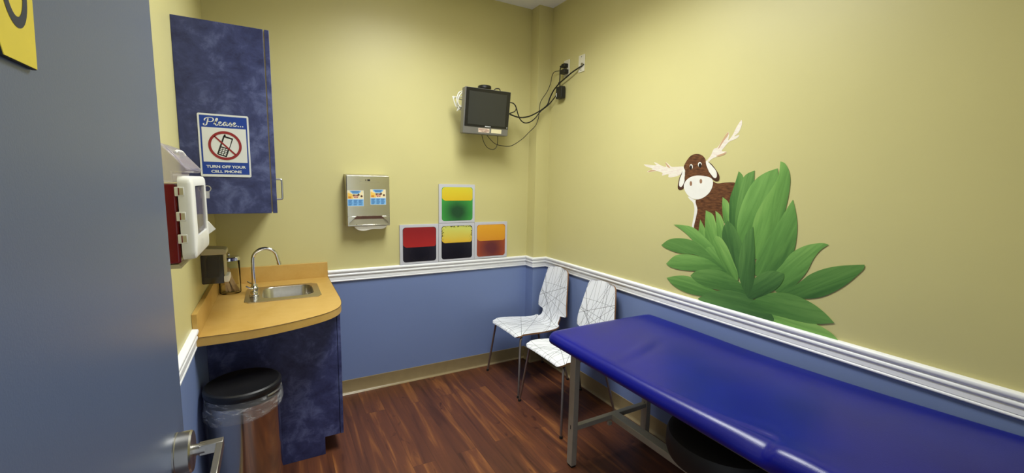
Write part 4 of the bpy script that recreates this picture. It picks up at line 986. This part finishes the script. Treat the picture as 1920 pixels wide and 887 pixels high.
for k in range(7):
    a = PI/2*k/7; ys.append((EY1-.055+.055*math.cos(a), .055*(1-math.sin(a)), .030*(1-math.sin(a))))
NYc = 150
for k in range(NYc+1): ys.append((EY1-.055-(EY1-.055-EY0-.03)*k/NYc, 0, 0))
for k in range(1, 6):
    a = PI/2*k/5; ys.append((EY0+.03-.03*math.sin(a), .03*(1-math.cos(a)), .02*(1-math.cos(a))))
vs = []; n = None
for y, ins, dz in ys:
    s_ = section(y, ins); n = len(s_)
    zm = .745
    vs += [(x, y, z if z < zm else z-dz*(z-zm)/.05) for x, z in s_]
fs = [(i*n+k, i*n+(k+1)%n, (i+1)*n+(k+1)%n, (i+1)*n+k) for i in range(len(ys)-1) for k in range(n)]
fs += [tuple(range(n)), tuple(range((len(ys)-1)*n, len(ys)*n))]
mb.add(vs, fs); cush = mb.build('cushion', M['vinyl'], t, angle=70)
mb = MB(); mb.box(EX0+.045, EX1-.03, EY0+.02, EY1-.06, .702, .7205); mb.build('base_board', M['board'], t, bevel=.001)
FXa, FXb, FYa, FYb = 1.409, 1.985, .16, 1.775      # leg near corners
for fx in (FXa, FXb):
    for fy in (FYa, FYb):
        mb = MB(); mb.box(fx, fx+.035, fy, fy+.045, .012, .7015); lg = mb.build('leg', M['frame_paint'], t, bevel=.002)
        mb = MB(); mb.box(fx+.003, fx+.032, fy+.003, fy+.042, 0, .013); mb.build('foot', M['rubber'], lg, bevel=.002)
        mb = MB(); mb.box(fx-.0006, fx, fy+.018, fy+.024, .228, .252); mb.build('weld_slot', M['dark_slot'], lg, smooth=False)
for fx in (FXa, FXb):
    mb = MB(); mb.box(fx, fx+.035, FYa+.045, FYb, .672, .7015); mb.build('side_rail', M['frame_paint'], t, bevel=.002)
for fy in (FYa, FYb):
    mb = MB(); mb.box(FXa+.035, FXb, fy+.006, fy+.036, .218, .246); mb.build('cross_bar', M['frame_paint'], t, bevel=.002)
    mb = MB(); mb.box(FXa+.035, FXb, fy+.006, fy+.036, .672, .7015); mb.build('end_rail', M['frame_paint'], t, bevel=.002)
mb = MB(); mb.box(1.700, 1.756, FYa+.036, FYb+.006, .212, .249); mb.build('stretcher', M['frame_paint'], t, bevel=.002)
for fy in (FYa+.04, FYb-.012):
    mb = MB(); mb.box(1.665, 1.690, fy, fy+.018, .196, .2175); mb.build('clamp', M['frame_paint'], t, bevel=.001)
mb = MB(); mb.lathe([(.004,-.03),(.010,-.028),(.013,-.018),(.010,-.008),(.004,0)], (1.395,1.835,.716), 2, 16); mb.build('adjusting_knob', M['rubber'], t)

# ---------------------------------------------------------------- stool under the table
KX, KY = 1.60, 1.02
t = thing('rolling_stool', 'black round stool pushed under the blue exam table', 'stool', (KX, KY, 0))
mb = MB(); mb.lathe([(.10,.455),(.185,.460),(.212,.472),(.220,.495),(.220,.550),(.213,.568),(.192,.578),(.10,.583),(.001,.584)], (KX,KY,0), n=56); mb.build('seat', M['black_soft'], t)
mb = MB(); mb.lathe([(.001,.440),(.09,.442),(.10,.446),(.10,.455)], (KX,KY,0)); mb.build('seat_plate', M['black'], t)
mb = MB(); mb.lathe([(.025,.12),(.025,.33),(.016,.33),(.016,.442)], (KX,KY,0), n=24); mb.build('column', M['black'], t)
mb = MB(); mb.tube(crom([(KX-.02,KY+.03,.434),(KX-.02,KY+.10,.424),(KX-.016,KY+.135,.410)],5), [.006]*10+[.012], 10); mb.build('height_lever', M['black'], t)
for i in range(5):
    a = 2*PI*i/5+.3; ca, sa = math.cos(a), math.sin(a)
    mb = MB(); mb.tube([(KX+.015*ca,KY+.015*sa,.118),(KX+.15*ca,KY+.15*sa,.092),(KX+.235*ca,KY+.235*sa,.074)], [.022,.017,.012], 10); lg = mb.build('leg', M['black'], t)
    mb = MB(); cx, cy_ = KX+.235*ca, KY+.235*sa
    m2 = MB(); m2.tube([(cx-.012*-sa,cy_-.012*ca,.026),(cx+.012*-sa,cy_+.012*ca,.026)], .026, 18); m2.tube([(cx,cy_,.05),(cx,cy_,.074)], .007, 8); m2.build('caster', M['rubber'], lg)

# ---------------------------------------------------------------- mural painted on the right wall
def paintpoly(parent, name, mat, pts, lvl, tipsharp=False):
    P = crom(pts+[pts[0]], 5)[:-1] if tipsharp else crom(pts, 5, True)
    x1 = W-.0006-lvl
    mb = MB(); mb.plate(P, lambda p: (x1, p[0], p[1]))
    return mb.build(name, mat, parent, smooth=False), P
mo = thing('painted_moose', 'mural of a brown moose with white muzzle and antlers on the yellow wall', 'wall painting', (W, 1.62, 1.35))
for i, (nm, mt, pts) in enumerate(MOOSE):
    paintpoly(mo, nm, MM[mt], pts, .00010*i)
bu = thing('painted_plant', 'mural of a broad leaved green bush painted above the chair rail', 'wall painting', (W, 1.4, .94))
for i, (tone, pts) in enumerate(LEAVES):
    o, P = paintpoly(bu, 'leaf', LEAFM[tone], pts, (.0020+.00010*i), True)
    tip = Vector(pts[0]); 
    far = sorted(pts, key=lambda p: -(Vector(p)-tip).length)[:3]
    bs = sum((Vector(p) for p in far), Vector((0,0)))/3; ax = bs-tip; L = ax.length; ax.normalize(); nr = Vector((-ax.y, ax.x))
    if nr.y < 0: nr = -nr
    ws = [abs((Vector(p)-tip).dot(nr)) for p in pts]; wmax = max(ws)
    uvl = o.data.uv_layers.new(name='UVMap')
    for lp in o.data.loops:
        co = o.data.vertices[lp.vertex_index].co+bu.location; q = Vector((co.y, co.z))-tip
        uvl.data[lp.index].uv = (1-q.dot(ax)/L, .5+.5*q.dot(nr)/wmax)

# ---------------------------------------------------------------- camera and colour
cam = bpy.data.cameras.new('camera'); co = bpy.data.objects.new('camera', cam); COL.objects.link(co)
m4 = Matrix([[CAM_R[i][0], CAM_R[i][1], CAM_R[i][2], (0,0,1.6)[i]] for i in range(3)]+[[0,0,0,1]])
co.matrix_world = m4
cam.sensor_width = 36; cam.lens = CAM_F*36/1920; cam.clip_start = .02
scene.camera = co
vs_ = scene.view_settings; vs_.view_transform = 'Standard'; vs_.look = 'None'; vs_.gamma = 1; vs_.use_curve_mapping = False; vs_.exposure = EXPO
